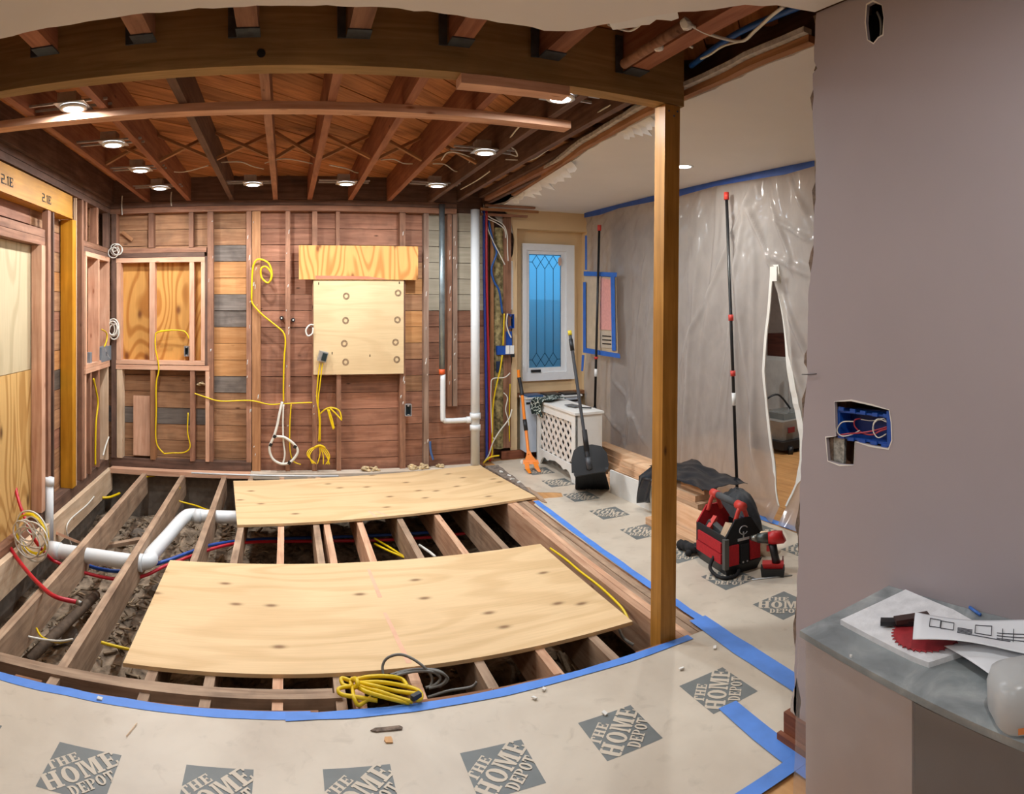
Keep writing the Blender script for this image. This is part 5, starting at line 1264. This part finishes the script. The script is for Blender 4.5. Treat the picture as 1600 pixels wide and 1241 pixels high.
# ================================================================== HAND TOOLS
org = plain('orange_steel', (236, 130, 20), .4, var=.04)
fk = thing('demolition_fork', 'orange two-pronged demolition fork with black grips leaning by the window', 'tool', fl(832, 738))
bot = fl(826, 738, .02); g0 = atr(827, 690, 6.45)
H_ = [atr(810, 578, 6.72), atr(811, 590, 6.71), atr(814, 605, 6.69), atr(816, 618, 6.66), atr(819, 650, 6.60), atr(822, 673, 6.55), atr(826, 712, 6.42)]
tube('shaft', H_, .016, org, fk, 10); tube('grip', H_[1:4], .020, blk_, fk, 10); tube('grip', [H_[4].lerp(H_[5], .25), H_[5]], .021, blk_, fk, 10, straight=True)
J = fl(828, 722, .12); JL, JR = fl(820, 725, .08), fl(838, 724, .08)
def bar(name, pts, w_, t_, m, parent):
    V, Fc = [], []
    for i, p in enumerate(pts):
        e = Vector((.93, -.36, 0)); n = Vector((.36, .93, 0))
        for a, b in ((-1, -1), (1, -1), (1, 1), (-1, 1)): V.append(p + e * a * w_[i] / 2 + n * b * t_ / 2)
    for i in range(len(pts) - 1):
        for q in range(4): Fc.append((i * 4 + q, i * 4 + (q + 1) % 4, i * 4 + 4 + (q + 1) % 4, i * 4 + 4 + q))
    Fc += [(3, 2, 1, 0), tuple(len(V) - 4 + q for q in range(4))]
    return mesh(name, V, Fc, m, parent)
yk = atr(827, 712, 6.42)
bar('socket', [atr(826, 705, 6.44), yk, atr(829, 720, 6.40)], [.035, .06, .12], .03, org, fk)
bar('fork_head', [atr(829, 719, 6.40), atr(830, 725, 6.38)], [.15, .16], .03, org, fk)
bar('prong', [atr(823, 722, 6.38), atr(824, 732, 6.33), fl(828, 739, .012)], [.045, .045, .028], .025, org, fk)
bar('prong', [atr(836, 722, 6.38), atr(839, 731, 6.33), fl(843, 737, .012)], [.045, .045, .028], .025, org, fk)

bd = thing('broom_and_dustpan', 'black broom clipped in an upright black dustpan leaning on the radiator cover', 'broom', fl(925, 763))
top = atr(891, 524, 5.62); ft = atr(921, 735, 5.32)
polm = plain('grey_handle', (66, 68, 72), .4)
tube('handle', [top, top.lerp(ft, .5), ft], .014, polm, bd, 10, n=3); tube('handle_end', [top + (top - ft).normalized() * .04, top], .017, plain('yellow_cap', (222, 196, 40), .5), bd, 10, straight=True)
tube('grip', [top.lerp(ft, .03), top.lerp(ft, .12)], .018, blk_, bd, 10, straight=True)
tube('handle_socket', [atr(913, 672, 5.42), atr(917, 705, 5.36)], .022, blk_, bd, 10, straight=True)
e = Vector((.89, -.45, 0)).normalized(); up = Vector((.18, .36, .92)).normalized(); nn = e.cross(up)
c0 = atr(921, 735, 5.33)
def pl(u, v, d): return c0 + e * u + up * v + nn * d
sc1 = 5.3 / F
out = [((x - 921) * sc1, (735 - y) * sc1 * .98) for x, y in ((893, 738), (892, 718), (896, 702), (905, 695), (925, 692), (940, 695), (949, 706), (952, 726), (950, 731))]
prism('dustpan', out, lambda u, v, d: pl(u, v, -.035 - d), .02, plain('dustpan_plastic', (22, 23, 26), .4), bd)
prism('dustpan_lip', [((x - 921) * sc1, (735 - y) * sc1) for x, y in ((896, 739), (950, 730), (951, 733), (897, 743))], lambda u, v, d: pl(u, v, -.03 + d), .02, polm, bd)
brm = plain('black_bristles', (20, 21, 24), .85, var=.4, scale=60)
V, Fc = [], []; rnd = random.Random(5)
for i in range(110):
    t = i / 109; a = pl(((900 + 44 * t) - 921) * sc1, (735 - (742 - 9 * t)) * sc1, rnd.uniform(-.02, .02)); bx_ = 899 + 53 * t + rnd.uniform(-.6, .6); b = fl(bx_, 764.5 - rnd.uniform(0, 1.5), .003)
    v, f = tubedata([a, a.lerp(b, .5) + Vector((rnd.uniform(-.004, .004), 0, 0)), b], .0055, 4, False, len(V)); V += v; Fc += f
mesh('bristles', V, Fc, brm, bd)['kind'] = 'stuff'
prism('bristle_block', [((x - 921) * sc1, (735 - y) * sc1) for x, y in ((898, 745), (899, 738), (944, 730), (948, 737))], lambda u, v, d: pl(u, v, -.024 + d), .045, plain('dustpan_plastic', (22, 23, 26), .4), bd)
tube('clip', [atr(919, 715, 5.34), atr(921, 733, 5.31)], .026, polm, bd, 8, straight=True)

# ================================================================== LUMBER STACK, BAG, TOOL BAG, DRILL
pw = thing('white_board', 'white painted board standing on edge in front of the lumber stack', 'board', (2.72, 4.5, 0))
a, b = fl(953, 770), fl(1030, 805)
d_ = (b - a).normalized(); nrm = Vector((-d_.y, d_.x, 0))
V = [a, b, b + nrm * .016, a + nrm * .016]; V += [v + Vector((0, 0, .2)) for v in V]
mesh('plank', V, [(3, 2, 1, 0), (4, 5, 6, 7), (0, 1, 5, 4), (1, 2, 6, 5), (2, 3, 7, 6), (3, 0, 4, 7)], plain('white_furniture_paint', (232, 230, 224), .45), pw)
stackm = wood('stacked_pine', (214, 166, 126), (238, 200, 162), 'y', vary=.12, knots=.3, knotcol=(160, 104, 70))
rows_ = [ # x0, x1, y0, y1, z0, z1, label
 (2.80, 2.98, 3.78, 5.22, .0, .045, 'bottom front board of the pale lumber stack'), (3.0, 3.18, 3.86, 5.9, .0, .045, 'bottom back board of the pale lumber stack'),
 (2.79, 2.96, 3.80, 5.18, .047, .09, 'second-layer front board of the pale lumber stack'), (2.98, 3.17, 3.9, 5.85, .047, .09, 'second-layer back board of the pale lumber stack'),
 (2.80, 2.95, 3.74, 5.1, .092, .135, 'third-layer front board of the pale lumber stack'), (2.97, 3.16, 3.84, 5.8, .092, .135, 'third-layer back board of the pale lumber stack'),
 (2.81, 2.98, 3.76, 5.0, .137, .18, 'fourth-layer front board of the pale lumber stack'), (3.0, 3.15, 4.2, 5.85, .137, .19, 'fourth-layer back board of the pale lumber stack'),
 (2.83, 3.0, 3.82, 4.95, .182, .225, 'fifth-layer front board of the pale lumber stack'), (2.9, 3.02, 3.80, 4.1, .227, .265, 'short offcut on the near end of the lumber stack'),
 (3.02, 3.15, 4.3, 5.8, .192, .245, 'top back board of the pale lumber stack'), (2.84, 3.0, 4.35, 4.93, .227, .275, 'top front board of the pale lumber stack')]
for i, (x0, x1, y0_, y1_, z0_, z1_, lb) in enumerate(rows_):
    o = box('lumber_board', (x0, y0_, z0_), (x1, y1_, z1_), stackm); tag(o, lb, 'lumber', 'pale boards stacked by the curtain')
o = boxc('lumber_board', (2.70, 3.82, .095), (.04, .62, .19), stackm, None, (0, radians(8), 0)); tag(o, 'wide pale board leaning on the near end of the lumber stack', 'lumber', 'pale boards stacked by the curtain')
o = box('lumber_board', (2.56, 3.42, .0), (2.66, 4.08, .05), stackm); tag(o, 'pale board lying flat on the paper behind the tool bag', 'lumber', 'pale boards stacked by the curtain')
bagm = plain('black_bin_bag', (30, 34, 40), .25, var=.2, scale=9, bump=.5)
bg = thing('plastic_bag', 'crumpled black plastic bag draped over the lumber stack behind the post', 'plastic bag', (2.95, 4.1, 0))
def drape(name, f, n1, n2, m, par=None):
    V = [f(i / n1, j / n2) for j in range(n2 + 1) for i in range(n1 + 1)]; Fc = [(j * (n1 + 1) + i, j * (n1 + 1) + i + 1, (j + 1) * (n1 + 1) + i + 1, (j + 1) * (n1 + 1) + i) for j in range(n2) for i in range(n1)]
    o = mesh(name, V, Fc, m, par, True); md = o.modifiers.new('thickness', 'SOLIDIFY'); md.thickness = .003; return o
def bag1(u, v):
    y = 4.42 - .72 * u + .04 * sin(v * 5); x = 2.81 + .40 * v; z = .335 - .045 * u + .012 * sin(9 * u + 7 * v) + .022 * noise.noise(Vector((u * 6, v * 6, 2)))
    return Vector((x, y, z))
drape('spread_sheet', bag1, 34, 16, bagm, bg)
def bag2(u, v):
    y = 4.40 - .19 * u - .03 * v; z = .335 - .27 * v + .05 * v * u; x = 2.83 - .14 * min(1, v / .25) + .01 * sin(u * 7 + v * 5) - .02 * v
    return Vector((x, y, z))
drape('hanging_flap', bag2, 14, 16, bagm, bg)
def bag3(u, v):
    a = u * 2 * pi; r = .17 * sin(max(.03, v) * pi * .5) * (1 + .3 * noise.noise(Vector((cos(a) * 2, sin(a) * 2, v * 3))))
    return Vector((3.0, 3.53, 0)) + Vector((r * cos(a) * .8, r * 1.1 * sin(a), .31 - .30 * v * v + .025 * noise.noise(Vector((cos(a) * 4, sin(a) * 4, v * 5)))))
drape('slumped_end', bag3, 28, 12, plain('black_cloth', (34, 36, 40), .6, var=.25, scale=20, bump=.4), bg)
cn = thing('spray_can', 'small yellow and black can standing at the foot of the pole', 'can', fl(1150, 806))
p = fl(1146, 803); cyl('can', (p.x, p.y, 0), (p.x, p.y, .13), .035, plain('yellow_can', (222, 190, 30), .4), cn, 16); cyl('can_top', (p.x, p.y, .13), (p.x, p.y, .16), .028, blk_, cn, 16)
cn = thing('marker_can', 'small red-topped can beside the far end of the lumber stack', 'can', (2.93, 5.35, 0))
p = atr(937, 695, 6.2); cyl('can', (2.95, 5.95, 0), (2.95, 5.95, .34), .03, plain('brown_can', (120, 84, 40), .5), cn, 12); cyl('can_top', (2.95, 5.95, .34), (2.95, 5.95, .45), .022, plain('dark_red_cap', (120, 34, 34), .5), cn, 12, r2=.01)

tb_ = thing('tool_bag', 'open black and red tool bag with a grey tube handle on the floor paper', 'tool bag', fl(1134, 903), rotz=radians(-7.3), local=True)
bw, bl = .25, .36
blkf = plain('black_fabric', (26, 26, 28), .85, var=.2, scale=60); redf = plain('red_fabric', (178, 24, 34), .8, var=.12, scale=60)
trimg = plain('grey_webbing', (86, 84, 80), .8)
def taper(name, lo, hi, inset, z0, z1, m, par):
    (x0, y0), (x1, y1) = lo, hi
    V = [(x0 + inset, y0 + inset, z0), (x1 - inset, y0 + inset, z0), (x1 - inset, y1 - inset, z0), (x0 + inset, y1 - inset, z0), (x0, y0, z1), (x1, y0, z1), (x1, y1, z1), (x0, y1, z1)]
    return mesh(name, V, [(3, 2, 1, 0), (4, 5, 6, 7), (0, 1, 5, 4), (1, 2, 6, 5), (2, 3, 7, 6), (3, 0, 4, 7)], m, par)
taper('moulded_base', (-.01, -.01), (bw + .01, bl + .01), .025, 0, .07, blk_, tb_)
bm_w = .012
boxc('side_wall', (bm_w / 2, bl / 2, .15), (bm_w, bl, .17), blkf, tb_); boxc('side_wall', (bw - bm_w / 2, bl / 2, .15), (bm_w, bl, .17), blkf, tb_)
pent = [(0, .06), (bw, .06), (bw, .235), (bw * .72, .335), (bw * .28, .335), (0, .235)]
prism('end_wall', pent, lambda u, v, d: Vector((u, d, v)), .014, blkf, tb_); prism('end_wall', pent, lambda u, v, d: Vector((u, bl - .014 + d, v)), .014, redf, tb_)
boxc('inside_floor', (bw / 2, bl / 2, .075), (bw - .02, bl - .02, .006), blkf, tb_)
boxc('pocket', (-.006, bl * .5, .165), (.012, bl * .78, .06), redf, tb_); boxc('pocket', (-.010, bl * .5, .10), (.014, bl * .82, .058), redf, tb_)
boxc('pocket', (bw * .20, -.006, .125), (bw * .30, .012, .12), redf, tb_); boxc('pocket', (bw * .83, -.006, .135), (bw * .3, .012, .12), redf, tb_)
boxc('centre_strap', (bw * .52, -.01, .12), (bw * .22, .012, .12), blkf, tb_)
boxc('corner_webbing', (-.002, -.002, .14), (.03, .03, .18), trimg, tb_)
for u in (.46, .58): cyl('rivet', (bw * u, -.018, .075), (bw * u, -.014, .075), .006, galv, tb_, 8)
tube('emblem_ring', [Vector((bw * .5 + .03 * cos(a * pi / 6), -.006, .265 + .025 * sin(a * pi / 6))) for a in range(1, 12)], .0035, galv, tb_, 6)
boxc('emblem_bar', (bw * .5, -.004, .21), (.085, .004, .016), galv, tb_); boxc('emblem_stem', (bw * .5, -.004, .235), (.008, .004, .04), galv, tb_)
hz = .40
for y in (.02, bl - .02):
    tube('handle_arm', [(bw / 2 - .05, y, .30), (bw / 2 - .02, y, hz - .02), (bw / 2, y, hz)], .014, redc, tb_, 8)
    tube('handle_arm', [(bw / 2 + .05, y, .30), (bw / 2 + .02, y, hz - .02), (bw / 2, y, hz)], .014, redc, tb_, 8)
tube('handle_tube', [(bw / 2, .06, hz + .005), (bw / 2, bl - .06, hz + .005)], .022, plain('grey_rubber', (70, 72, 74), .7), tb_, 12, straight=True)
for y in (.03, bl - .03): tube('handle_end', [(bw / 2, y - .035, hz + .004), (bw / 2, y + .035, hz + .004)], .027, redc, tb_, 12, straight=True)
tube('shoulder_strap', [(-.01, .12, .09), (-.05, .10, .04), (-.05, .03, .014), (-.02, -.03, .014), (.05, -.035, .014), (.09, -.01, .03)], .011, blkf, tb_, 7)
tool_o = [('wood_block', 'pale offcut of wood sticking out of the tool bag', (.10, .10, .20), (.085, .10, .13), PALE('z'), (.25, .35, .3)),
          ('pry_tool', 'red-handled tool lying in the tool bag', (.06, .26, .245), (.10, .028, .028), redc, (0, -.5, .5)), ('grey_tube', 'dark grey tube lying in the tool bag', (.085, .22, .20), (.05, .18, .05), plain('grey_rubber', (70, 72, 74), .7), (.5, 0, .4)),
          ('blue_level', 'dark blue tool standing in the tool bag', (.19, .12, .2), (.03, .05, .2), plain('navy_tool', (30, 34, 70), .5), (.1, .2, 0))]
Mt = Matrix.LocRotScale(tb_.location, tb_.rotation_euler, None)
from mathutils import Euler
for nm_, lb, c_, d_, m_, r_ in tool_o:
    o = link(nm_, boxmesh(d_, m_.name), m_, None, Mt @ Vector(c_)); o.rotation_euler = (Mt.to_3x3() @ Euler(r_).to_matrix()).to_euler(); tag(o, lb, 'tool')
gl_ = thing('padded_strap', 'black padded strap lying on the paper left of the tool bag', 'strap', fl(1068, 862))
tube('pad', [fl(1062, 851, .03), fl(1072, 853, .04), fl(1084, 858, .04), fl(1096, 850, .05)], [.03, .035, .035, .03] * 4 + [.03] * 3, blkf, gl_, 8, n=6); tube('tail', [fl(1078, 857, .03), fl(1076, 866, .02)], .022, blkf, gl_, 8)

dr = thing('cordless_drill', 'red and black cordless drill standing on its battery beside the tool bag', 'drill', fl(1208, 899), rotz=radians(-44), local=True)
dg = plain('drill_gearbox', (84, 88, 86), .4, .6); drr = plain('drill_red', (196, 34, 36), .4)
# local x = picture right, z up
taper('battery', (-.075, -.04), (.07, .04), .006, 0, .05, blk_, dr); taper('battery_shoe', (-.065, -.034), (.065, .034), .008, .05, .078, drr, dr)
V, Fc = tubedata([Vector((.02, 0, .07)), Vector((.01, 0, .12)), Vector((-.005, 0, .19))], [.026, .023, .026], 10); mesh('grip', V, Fc, blk_, dr, True)
V, Fc = tubedata([Vector((.065, 0, .235)), Vector((.06, 0, .232)), Vector((.0, 0, .228)), Vector((-.03, 0, .226))], [.028, .038, .040, .034], 14); mesh('motor_housing', V, Fc, drr, dr, True)
cyl('gearbox', (-.03, 0, .226), (-.095, 0, .224), .034, dg, dr, 16, r2=.028); cyl('chuck', (-.095, 0, .224), (-.135, 0, .222), .024, plain('steel_chuck', (140, 138, 130), .35, .8), dr, 16, r2=.014)
boxc('trigger', (-.03, 0, .165), (.02, .02, .035), drr, dr); boxc('belt_clip', (.06, .045, .07), (.01, .006, .06), galv, dr)
o = cyl('wire_rod', fl(1175, 906, .004), fl(1238, 899, .004), .004, galv, None, 6); tag(o, 'thin steel rod lying on the paper in front of the drill', 'rod')
o = boxc('wood_block', fl(1192, 884) + Vector((.16, .14, .06)), (.12, .1, .12), PALE('x'), None, (0, 0, .6)); tag(o, 'pale block of wood standing behind the drill', 'wood block')

# ================================================================== ROOM BEHIND THE CURTAIN
cb_ = thing('white_cabinet', 'pale cabinet against the far wall seen through the zip opening', 'cabinet', (5.55, 4.6, 0))
cm = plain('pale_cabinet_paint', (190, 192, 190), .5)
box('body', (5.45, 4.2, .08), (5.88, 6.0, 1.02), cm, cb_); box('plinth', (5.48, 4.22, 0), (5.88, 5.98, .08), blk_, cb_)
for y in (4.25, 5.13): box('door', (5.43, y, .12), (5.45, y + .83, .98), cm, cb_)
dk = box('dark_case', (5.5, 4.3, 1.02), (5.86, 5.9, 1.3), wood('mahogany', (60, 30, 24), (90, 48, 36), 'y', vary=.05)); tag(dk, 'dark brown case on top of the pale cabinet behind the curtain', 'case')
vc = thing('floor_machine', 'grey wheeled machine on the wood floor seen through the zip opening', 'machine', atr(1232, 690, 6.1))
p = fl(1230, 700); cx_, cy_ = p.x, p.y
gm = plain('machine_grey', (148, 144, 138), .4)
vc2 = taper('body', (cx_ - .3, cy_ - .22), (cx_ + .3, cy_ + .26), .05, .12, .36, gm, None); vc2.parent = vc; vc2.matrix_parent_inverse = world_of(vc).inverted()
box('bumper', (cx_ - .31, cy_ - .25, .05), (cx_ + .31, cy_ + .27, .14), blk_, vc)
cyl('caster', (cx_ - .22, cy_ - .24, .045), (cx_ - .18, cy_ - .27, .045), .045, blk_, vc, 14); cyl('caster', (cx_ + .2, cy_ - .22, .045), (cx_ + .24, cy_ - .25, .045), .045, blk_, vc, 14); cyl('caster', (cx_, cy_ + .24, .045), (cx_, cy_ + .27, .045), .045, blk_, vc, 14)
box('tank', (cx_ - .2, cy_ - .15, .36), (cx_ + .2, cy_ + .2, .43), plain('clear_grey', (120, 124, 122), .2), vc)
tube('hose', [(cx_ - .2, cy_ + .1, .4), (cx_ - .26, cy_ + .1, .55), (cx_ - .1, cy_ + .05, .62), (cx_ + .05, cy_, .45)], .012, blk_, vc, 7)
tube('handle', [(cx_ + .08, cy_ + .05, .4), (cx_ + .09, cy_ + .05, .7), (cx_ + .09, cy_ + .06, 1.0)], .016, galv, vc, 8)
e1 = atr(1222, 663, 5.75); boxc('badge', (cx_ - .16, cy_ - .225, .26), (.1, .012, .06), plain('dark_red_cap', (120, 34, 34), .5), vc)

# ================================================================== BOXES AND WIRES IN THE MAUVE WALL
def wx(x, y, d=0.): q = onX(x, y, XR); return Vector((XR + d, q.y, q.z))
gb4 = thing('wall_box', 'blue four-gang electrical box with loose wires in the mauve wall', 'electrical box', wx(1350, 690))
def wquad(name, pts, d0, d1, m, par):
    V = [wx(x, y, d0) for x, y in pts] + [wx(x, y, d1) for x, y in pts]; n = len(pts)
    return mesh(name, V, [tuple(range(n)), tuple(range(2 * n - 1, n - 1, -1))] + [(i, n + i, n + (i + 1) % n, (i + 1) % n) for i in range(n)], m, par)
wquad('box_back', [(1306, 640), (1388, 648), (1390, 698), (1308, 688)], .07, .074, plain('deep_blue_plastic', (16, 50, 120), .5), gb4)
wquad('box_side', [(1384, 642), (1391, 644), (1392, 698), (1385, 698)], .004, .07, blue_b, gb4); wquad('box_side', [(1305, 640), (1309, 640), (1309, 686), (1306, 684)], .012, .07, blue_b, gb4)
wquad('box_top', [(1308, 642), (1386, 650), (1386, 653), (1308, 645)], .012, .07, blue_b, gb4); wquad('box_bottom', [(1308, 681), (1386, 693), (1386, 697), (1308, 685)], .012, .07, blue_b, gb4)
for x, y in ((1312, 639), (1330, 642), (1346, 645), (1365, 648), (1382, 650)): wquad('screw_tab', [(x - 4, y - 3), (x + 4, y - 2), (x + 4, y + 4), (x - 4, y + 3)], .006, .012, blue_b, gb4)
for x, y in ((1312, 683), (1327, 687), (1345, 690), (1363, 693), (1380, 697)): wquad('screw_tab', [(x - 5, y - 3), (x + 5, y - 2), (x + 5, y + 3), (x - 5, y + 2)], .006, .012, blue_b, gb4)
redw = plain('red_wire', (176, 50, 64), .45)
multitube('red_wire', [[wx(1390, 668, .02), wx(1375, 674, .0), wx(1360, 680, .01), wx(1342, 678, .02), wx(1330, 668, .02), wx(1330, 658, .02), wx(1336, 656, .03)], [wx(1306, 681, .01), wx(1325, 678, .0), wx(1345, 677, .01), wx(1370, 672, .01), wx(1388, 666, .02)]], .0028, redw, gb4, 5)
multitube('white_wire', [[wx(1328, 660, .02), wx(1316, 660, .0), wx(1308, 672, .0), wx(1314, 681, .0), wx(1328, 680, .0), wx(1338, 674, .02)], [wx(1360, 675, .02), wx(1362, 663, .01), wx(1372, 655, .0), wx(1382, 660, .01)], [wx(1382, 664, .02), wx(1378, 655, .01), wx(1368, 659, .0), wx(1364, 672, .0), wx(1372, 684, .0), wx(1382, 679, .01)], [wx(1334, 658, .04), wx(1348, 660, .04), wx(1362, 660, .05)]], .0022, wht, gb4, 5)
mp_ = thing('metal_plate', 'dented galvanised box end showing in the small cut-out of the mauve wall', 'electrical box', wx(1302, 720))
wquad('plate_face', [(1290, 684), (1314, 686), (1313, 727), (1293, 722)], .018, .03, plain('crushed_zinc', (176, 176, 170), .5, .3, var=.3, scale=60, bump=.8), mp_)
o = box('cavity_shade_sheet', (XR + .085, .55, 1.0), (XR + .09, 1.45, 2.65), plain('cavity_shade', (34, 28, 26), .95)); o.parent = wr; o.matrix_parent_inverse = world_of(wr).inverted()  # near-black sheet behind the cut-outs, painted as the shade inside the wall
o = tube('cable', [wx(1362, 14, .03), wx(1370, 28, .02), wx(1371, 45, .02), wx(1366, 60, .03)], .004, gry, None, 6); tag(o, 'grey cable hanging in the small hole high on the mauve wall', 'cable')
o = tube('bent_nail', [wx(1254, 585, -.004), wx(1266, 585, -.004), wx(1277, 584, -.004)], .0016, blk_, None, 5); tag(o, 'thin dark nail stuck at the torn edge of the mauve wall', 'nail')

# ================================================================== COUNTER IN THE RIGHT FOREGROUND
ZK = .71
ct = thing('counter', 'grey stone-topped counter wrapped in clear plastic against the mauve wall', 'counter', (1.5, .6, 0))
k = NT('grey_stone'); v = k.coords((1, 1, 1), False); n1 = k.noise(v, 6., 7, .8)
k.l(k.ramp(n1, [(.3, lin((108, 114, 117))), (.55, lin((142, 148, 149))), (.75, lin((180, 184, 183)))]), k.b.inputs['Base Color']); k.b.inputs['Roughness'].default_value = .16
CA, CB, CC, CD = Vector((1.30, 1.262)), Vector((1.698, 1.243)), Vector((1.698, -.6)), Vector((1.10, -.6))
plate('stone_top', [tuple(CA), tuple(CB), tuple(CC), tuple(CD)], [], lambda u, v, d: Vector((u, v, ZK - d)), .018, k.m, ct)
prism('base_cabinet', [(1.27, .855), (1.118, -.59), (1.69, -.59), (1.69, .855)], lambda u, v, d: Vector((u, v, d)), .69, plain('dark_cabinet', (44, 45, 48), .3, var=.1), ct)
prism('end_panel', [(1.312, 1.25), (1.268, .86), (1.69, .86), (1.69, 1.235)], lambda u, v, d: Vector((u, v, d)), .69, plain('pink_grey_panel', (184, 172, 170), .5, var=.03), ct)
V, Fc = [], []; n1, n2 = 40, 24
for j in range(n2 + 1):
    for i in range(n1 + 1):
        t = i / n1; p2 = CA.lerp(CD, t); z = (ZK - .016) * (1 - j / n2) + .004
        off = .004 + .012 * (j / n2) * (1 + sin(t * 22 + j * .12)) + .006 * noise.noise(Vector((t * 12, z * 9, 1)))
        V.append((p2.x - off - .004, p2.y + .001, z))
for j in range(n2):
    for i in range(n1): q = j * (n1 + 1) + i; Fc.append((q, q + 1, q + n1 + 2, q + n1 + 1))
mesh('plastic_wrap', V, Fc, film('clear_wrap', (210, 206, 206), .72, .06, .25, 2.5), ct, True)
p = fl(1331, 1032, ZK - .009); boxc('clip_mark', (p.x - .004, p.y, ZK - .008), (.004, .006, .03), trimw, ct)
def cf(x, y, d=0.): return fl(x, y, ZK + d)
bdx = thing('white_slab', 'white dusty board lying on the counter under the saw blade', 'board', cf(1400, 990))
o_ = [cf(1313, 976), cf(1415, 928), cf(1490, 960), cf(1560, 1000), cf(1500, 1028), cf(1451, 1044), cf(1425, 1034)]
plate('slab', [(p.x, p.y) for p in o_], [], lambda u, v, d: Vector((u, v, ZK + d)), .014, plain('dusty_white', (226, 226, 228), .85, var=.08, scale=25, bump=.3), bdx)
bl2 = thing('saw_blade', 'red circular saw blade lying on the white board', 'saw blade', cf(1440, 990, .02))
c = cf(1448, 990, .018); R = .092; out = []
for i in range(36):
    a0 = 2 * pi * i / 36; out += [(c.x + R * cos(a0), c.y + R * sin(a0)), (c.x + R * 1.06 * cos(a0 + .03), c.y + R * 1.06 * sin(a0 + .03)), (c.x + R * .96 * cos(a0 + .06), c.y + R * .96 * sin(a0 + .06))]
plate('blade', out, [[(c.x + .012 * cos(t * pi / 6), c.y + .012 * sin(t * pi / 6)) for t in range(12)]], lambda u, v, d: Vector((u, v, ZK + .016 + d)), .003, plain('red_blade_paint', (170, 52, 58), .45, var=.15, scale=40), bl2)
o = boxc('black_tool', cf(1412, 972, .027), (.026, .13, .012), blk_, None, (0, 0, radians(35))); tag(o, 'black handled tool lying across the saw blade', 'tool')
o = boxc('black_tool', cf(1425, 966, .035), (.03, .10, .012), plain('dark_brown_tool', (60, 40, 36), .5), None, (0, 0, radians(52))); tag(o, 'second dark tool lying across the saw blade under the drawing', 'tool')
pap = plain('drawing_paper', (226, 228, 232), .7, var=.02)
def page(pts, z, label, curl, marks=()):
    t = thing('drawing_sheet', label, 'paper', cf(*pts[0], z))
    A_, B_, C_, D_ = [cf(*p, z) for p in pts]; n = 16; V, Fc = [], []
    def at_(u, v):
        p = (A_ * (1 - u) + B_ * u) * (1 - v) + (D_ * (1 - u) + C_ * u) * v
        return Vector((p.x, p.y, ZK + z + curl * sin(u * pi) * (1 - v) + .006 * sin(u * 5 + v * 3)))
    for j in range(n + 1):
        for i in range(n + 1): V.append(at_(i / n, j / n))
    for j in range(n):
        for i in range(n): q = j * (n + 1) + i; Fc.append((q, q + 1, q + n + 2, q + n + 1))
    s_ = mesh('sheet', V, Fc, pap, t, True); md = s_.modifiers.new('thickness', 'SOLIDIFY'); md.thickness = .0012
    for (u0, v0, u1, v1) in marks:
        L = [];
        for q in range(9): L.append(at_(u0 + (u1 - u0) * q / 8, v0 + (v1 - v0) * q / 8) + Vector((0, 0, .0022)))
        V2, F2 = tubedata(L, .0011, 4); mesh('ink_line', V2, F2, plain('drawing_ink', (60, 62, 70), .7), s_)
    return t
def rect(a, b, c, d): return [(a, b, c, b), (a, d, c, d), (a, b, a, d), (c, b, c, d)]
page([(1475, 1010), (1640, 1030), (1650, 1075), (1560, 1065)], .022, 'drawing sheet with curled edge hanging over the one with the plan', .015)
page([(1426, 999), (1640, 1024), (1640, 972), (1430, 957)], .05, 'drawing sheet with a printed plan on top of the counter papers', .01,
     rect(.12, .4, .2, .78) + rect(.205, .38, .30, .75) + rect(.46, .42, .58, .78) + [(.33, .3 + .06 * q, .44, .3 + .06 * q) for q in range(5)] + [(.4, .3, .72, .3), (.62, .35, .9, .35), (.62, .45, .9, .45), (.62, .55, .9, .55), (.66, .3, .66, .7), (.74, .3, .74, .7), (.82, .3, .82, .7)])
o = tube('blue_pencil', [cf(1515, 949, .005), cf(1532, 961, .006)], .0045, plain('bright_blue_pen', (60, 110, 190), .4), None, 8, straight=True); tag(o, 'blue pen lying by the mauve wall behind the drawings', 'pen')
jg = thing('plastic_tub', 'white translucent plastic tub with a colour strip at the right edge of the counter', 'tub', cf(1590, 1130))
c = cf(1600, 1118); pm = film('cloudy_plastic', (226, 228, 228), .12, .25, .5, 4.)
V, Fc = [], []; prof = [(.0, .002), (.072, .002), (.08, .012), (.082, .07), (.074, .095), (.05, .108), (.0, .112)]; n = 28
for r, z in prof:
    for i in range(n): a = 2 * pi * i / n; sq = 1 + .08 * cos(4 * a); V.append((c.x + r * sq * cos(a), c.y + r * sq * sin(a), ZK + z))
for k_ in range(len(prof) - 1):
    for i in range(n): Fc.append((k_ * n + i, k_ * n + (i + 1) % n, (k_ + 1) * n + (i + 1) % n, (k_ + 1) * n + i))
mesh('tub_body', V, Fc, pm, jg, True)
for i, colr in enumerate(((236, 150, 90), (40, 80, 170), (60, 90, 160), (50, 70, 90))):
    a0 = radians(196 + i * 14); V = []
    for q in range(4):
        a = a0 + radians(11) * q / 3; sq = 1 + .08 * cos(4 * a)
        for z in (.012, .026): V.append((c.x + .0835 * sq * cos(a), c.y + .0835 * sq * sin(a), ZK + z))
    o = mesh('label_strip', V, [(2 * q, 2 * q + 2, 2 * q + 3, 2 * q + 1) for q in range(3)], plain('label_%d' % i, colr, .5), jg)

for o in list(bpy.data.objects):
    if '_local' in o: del o['_local']
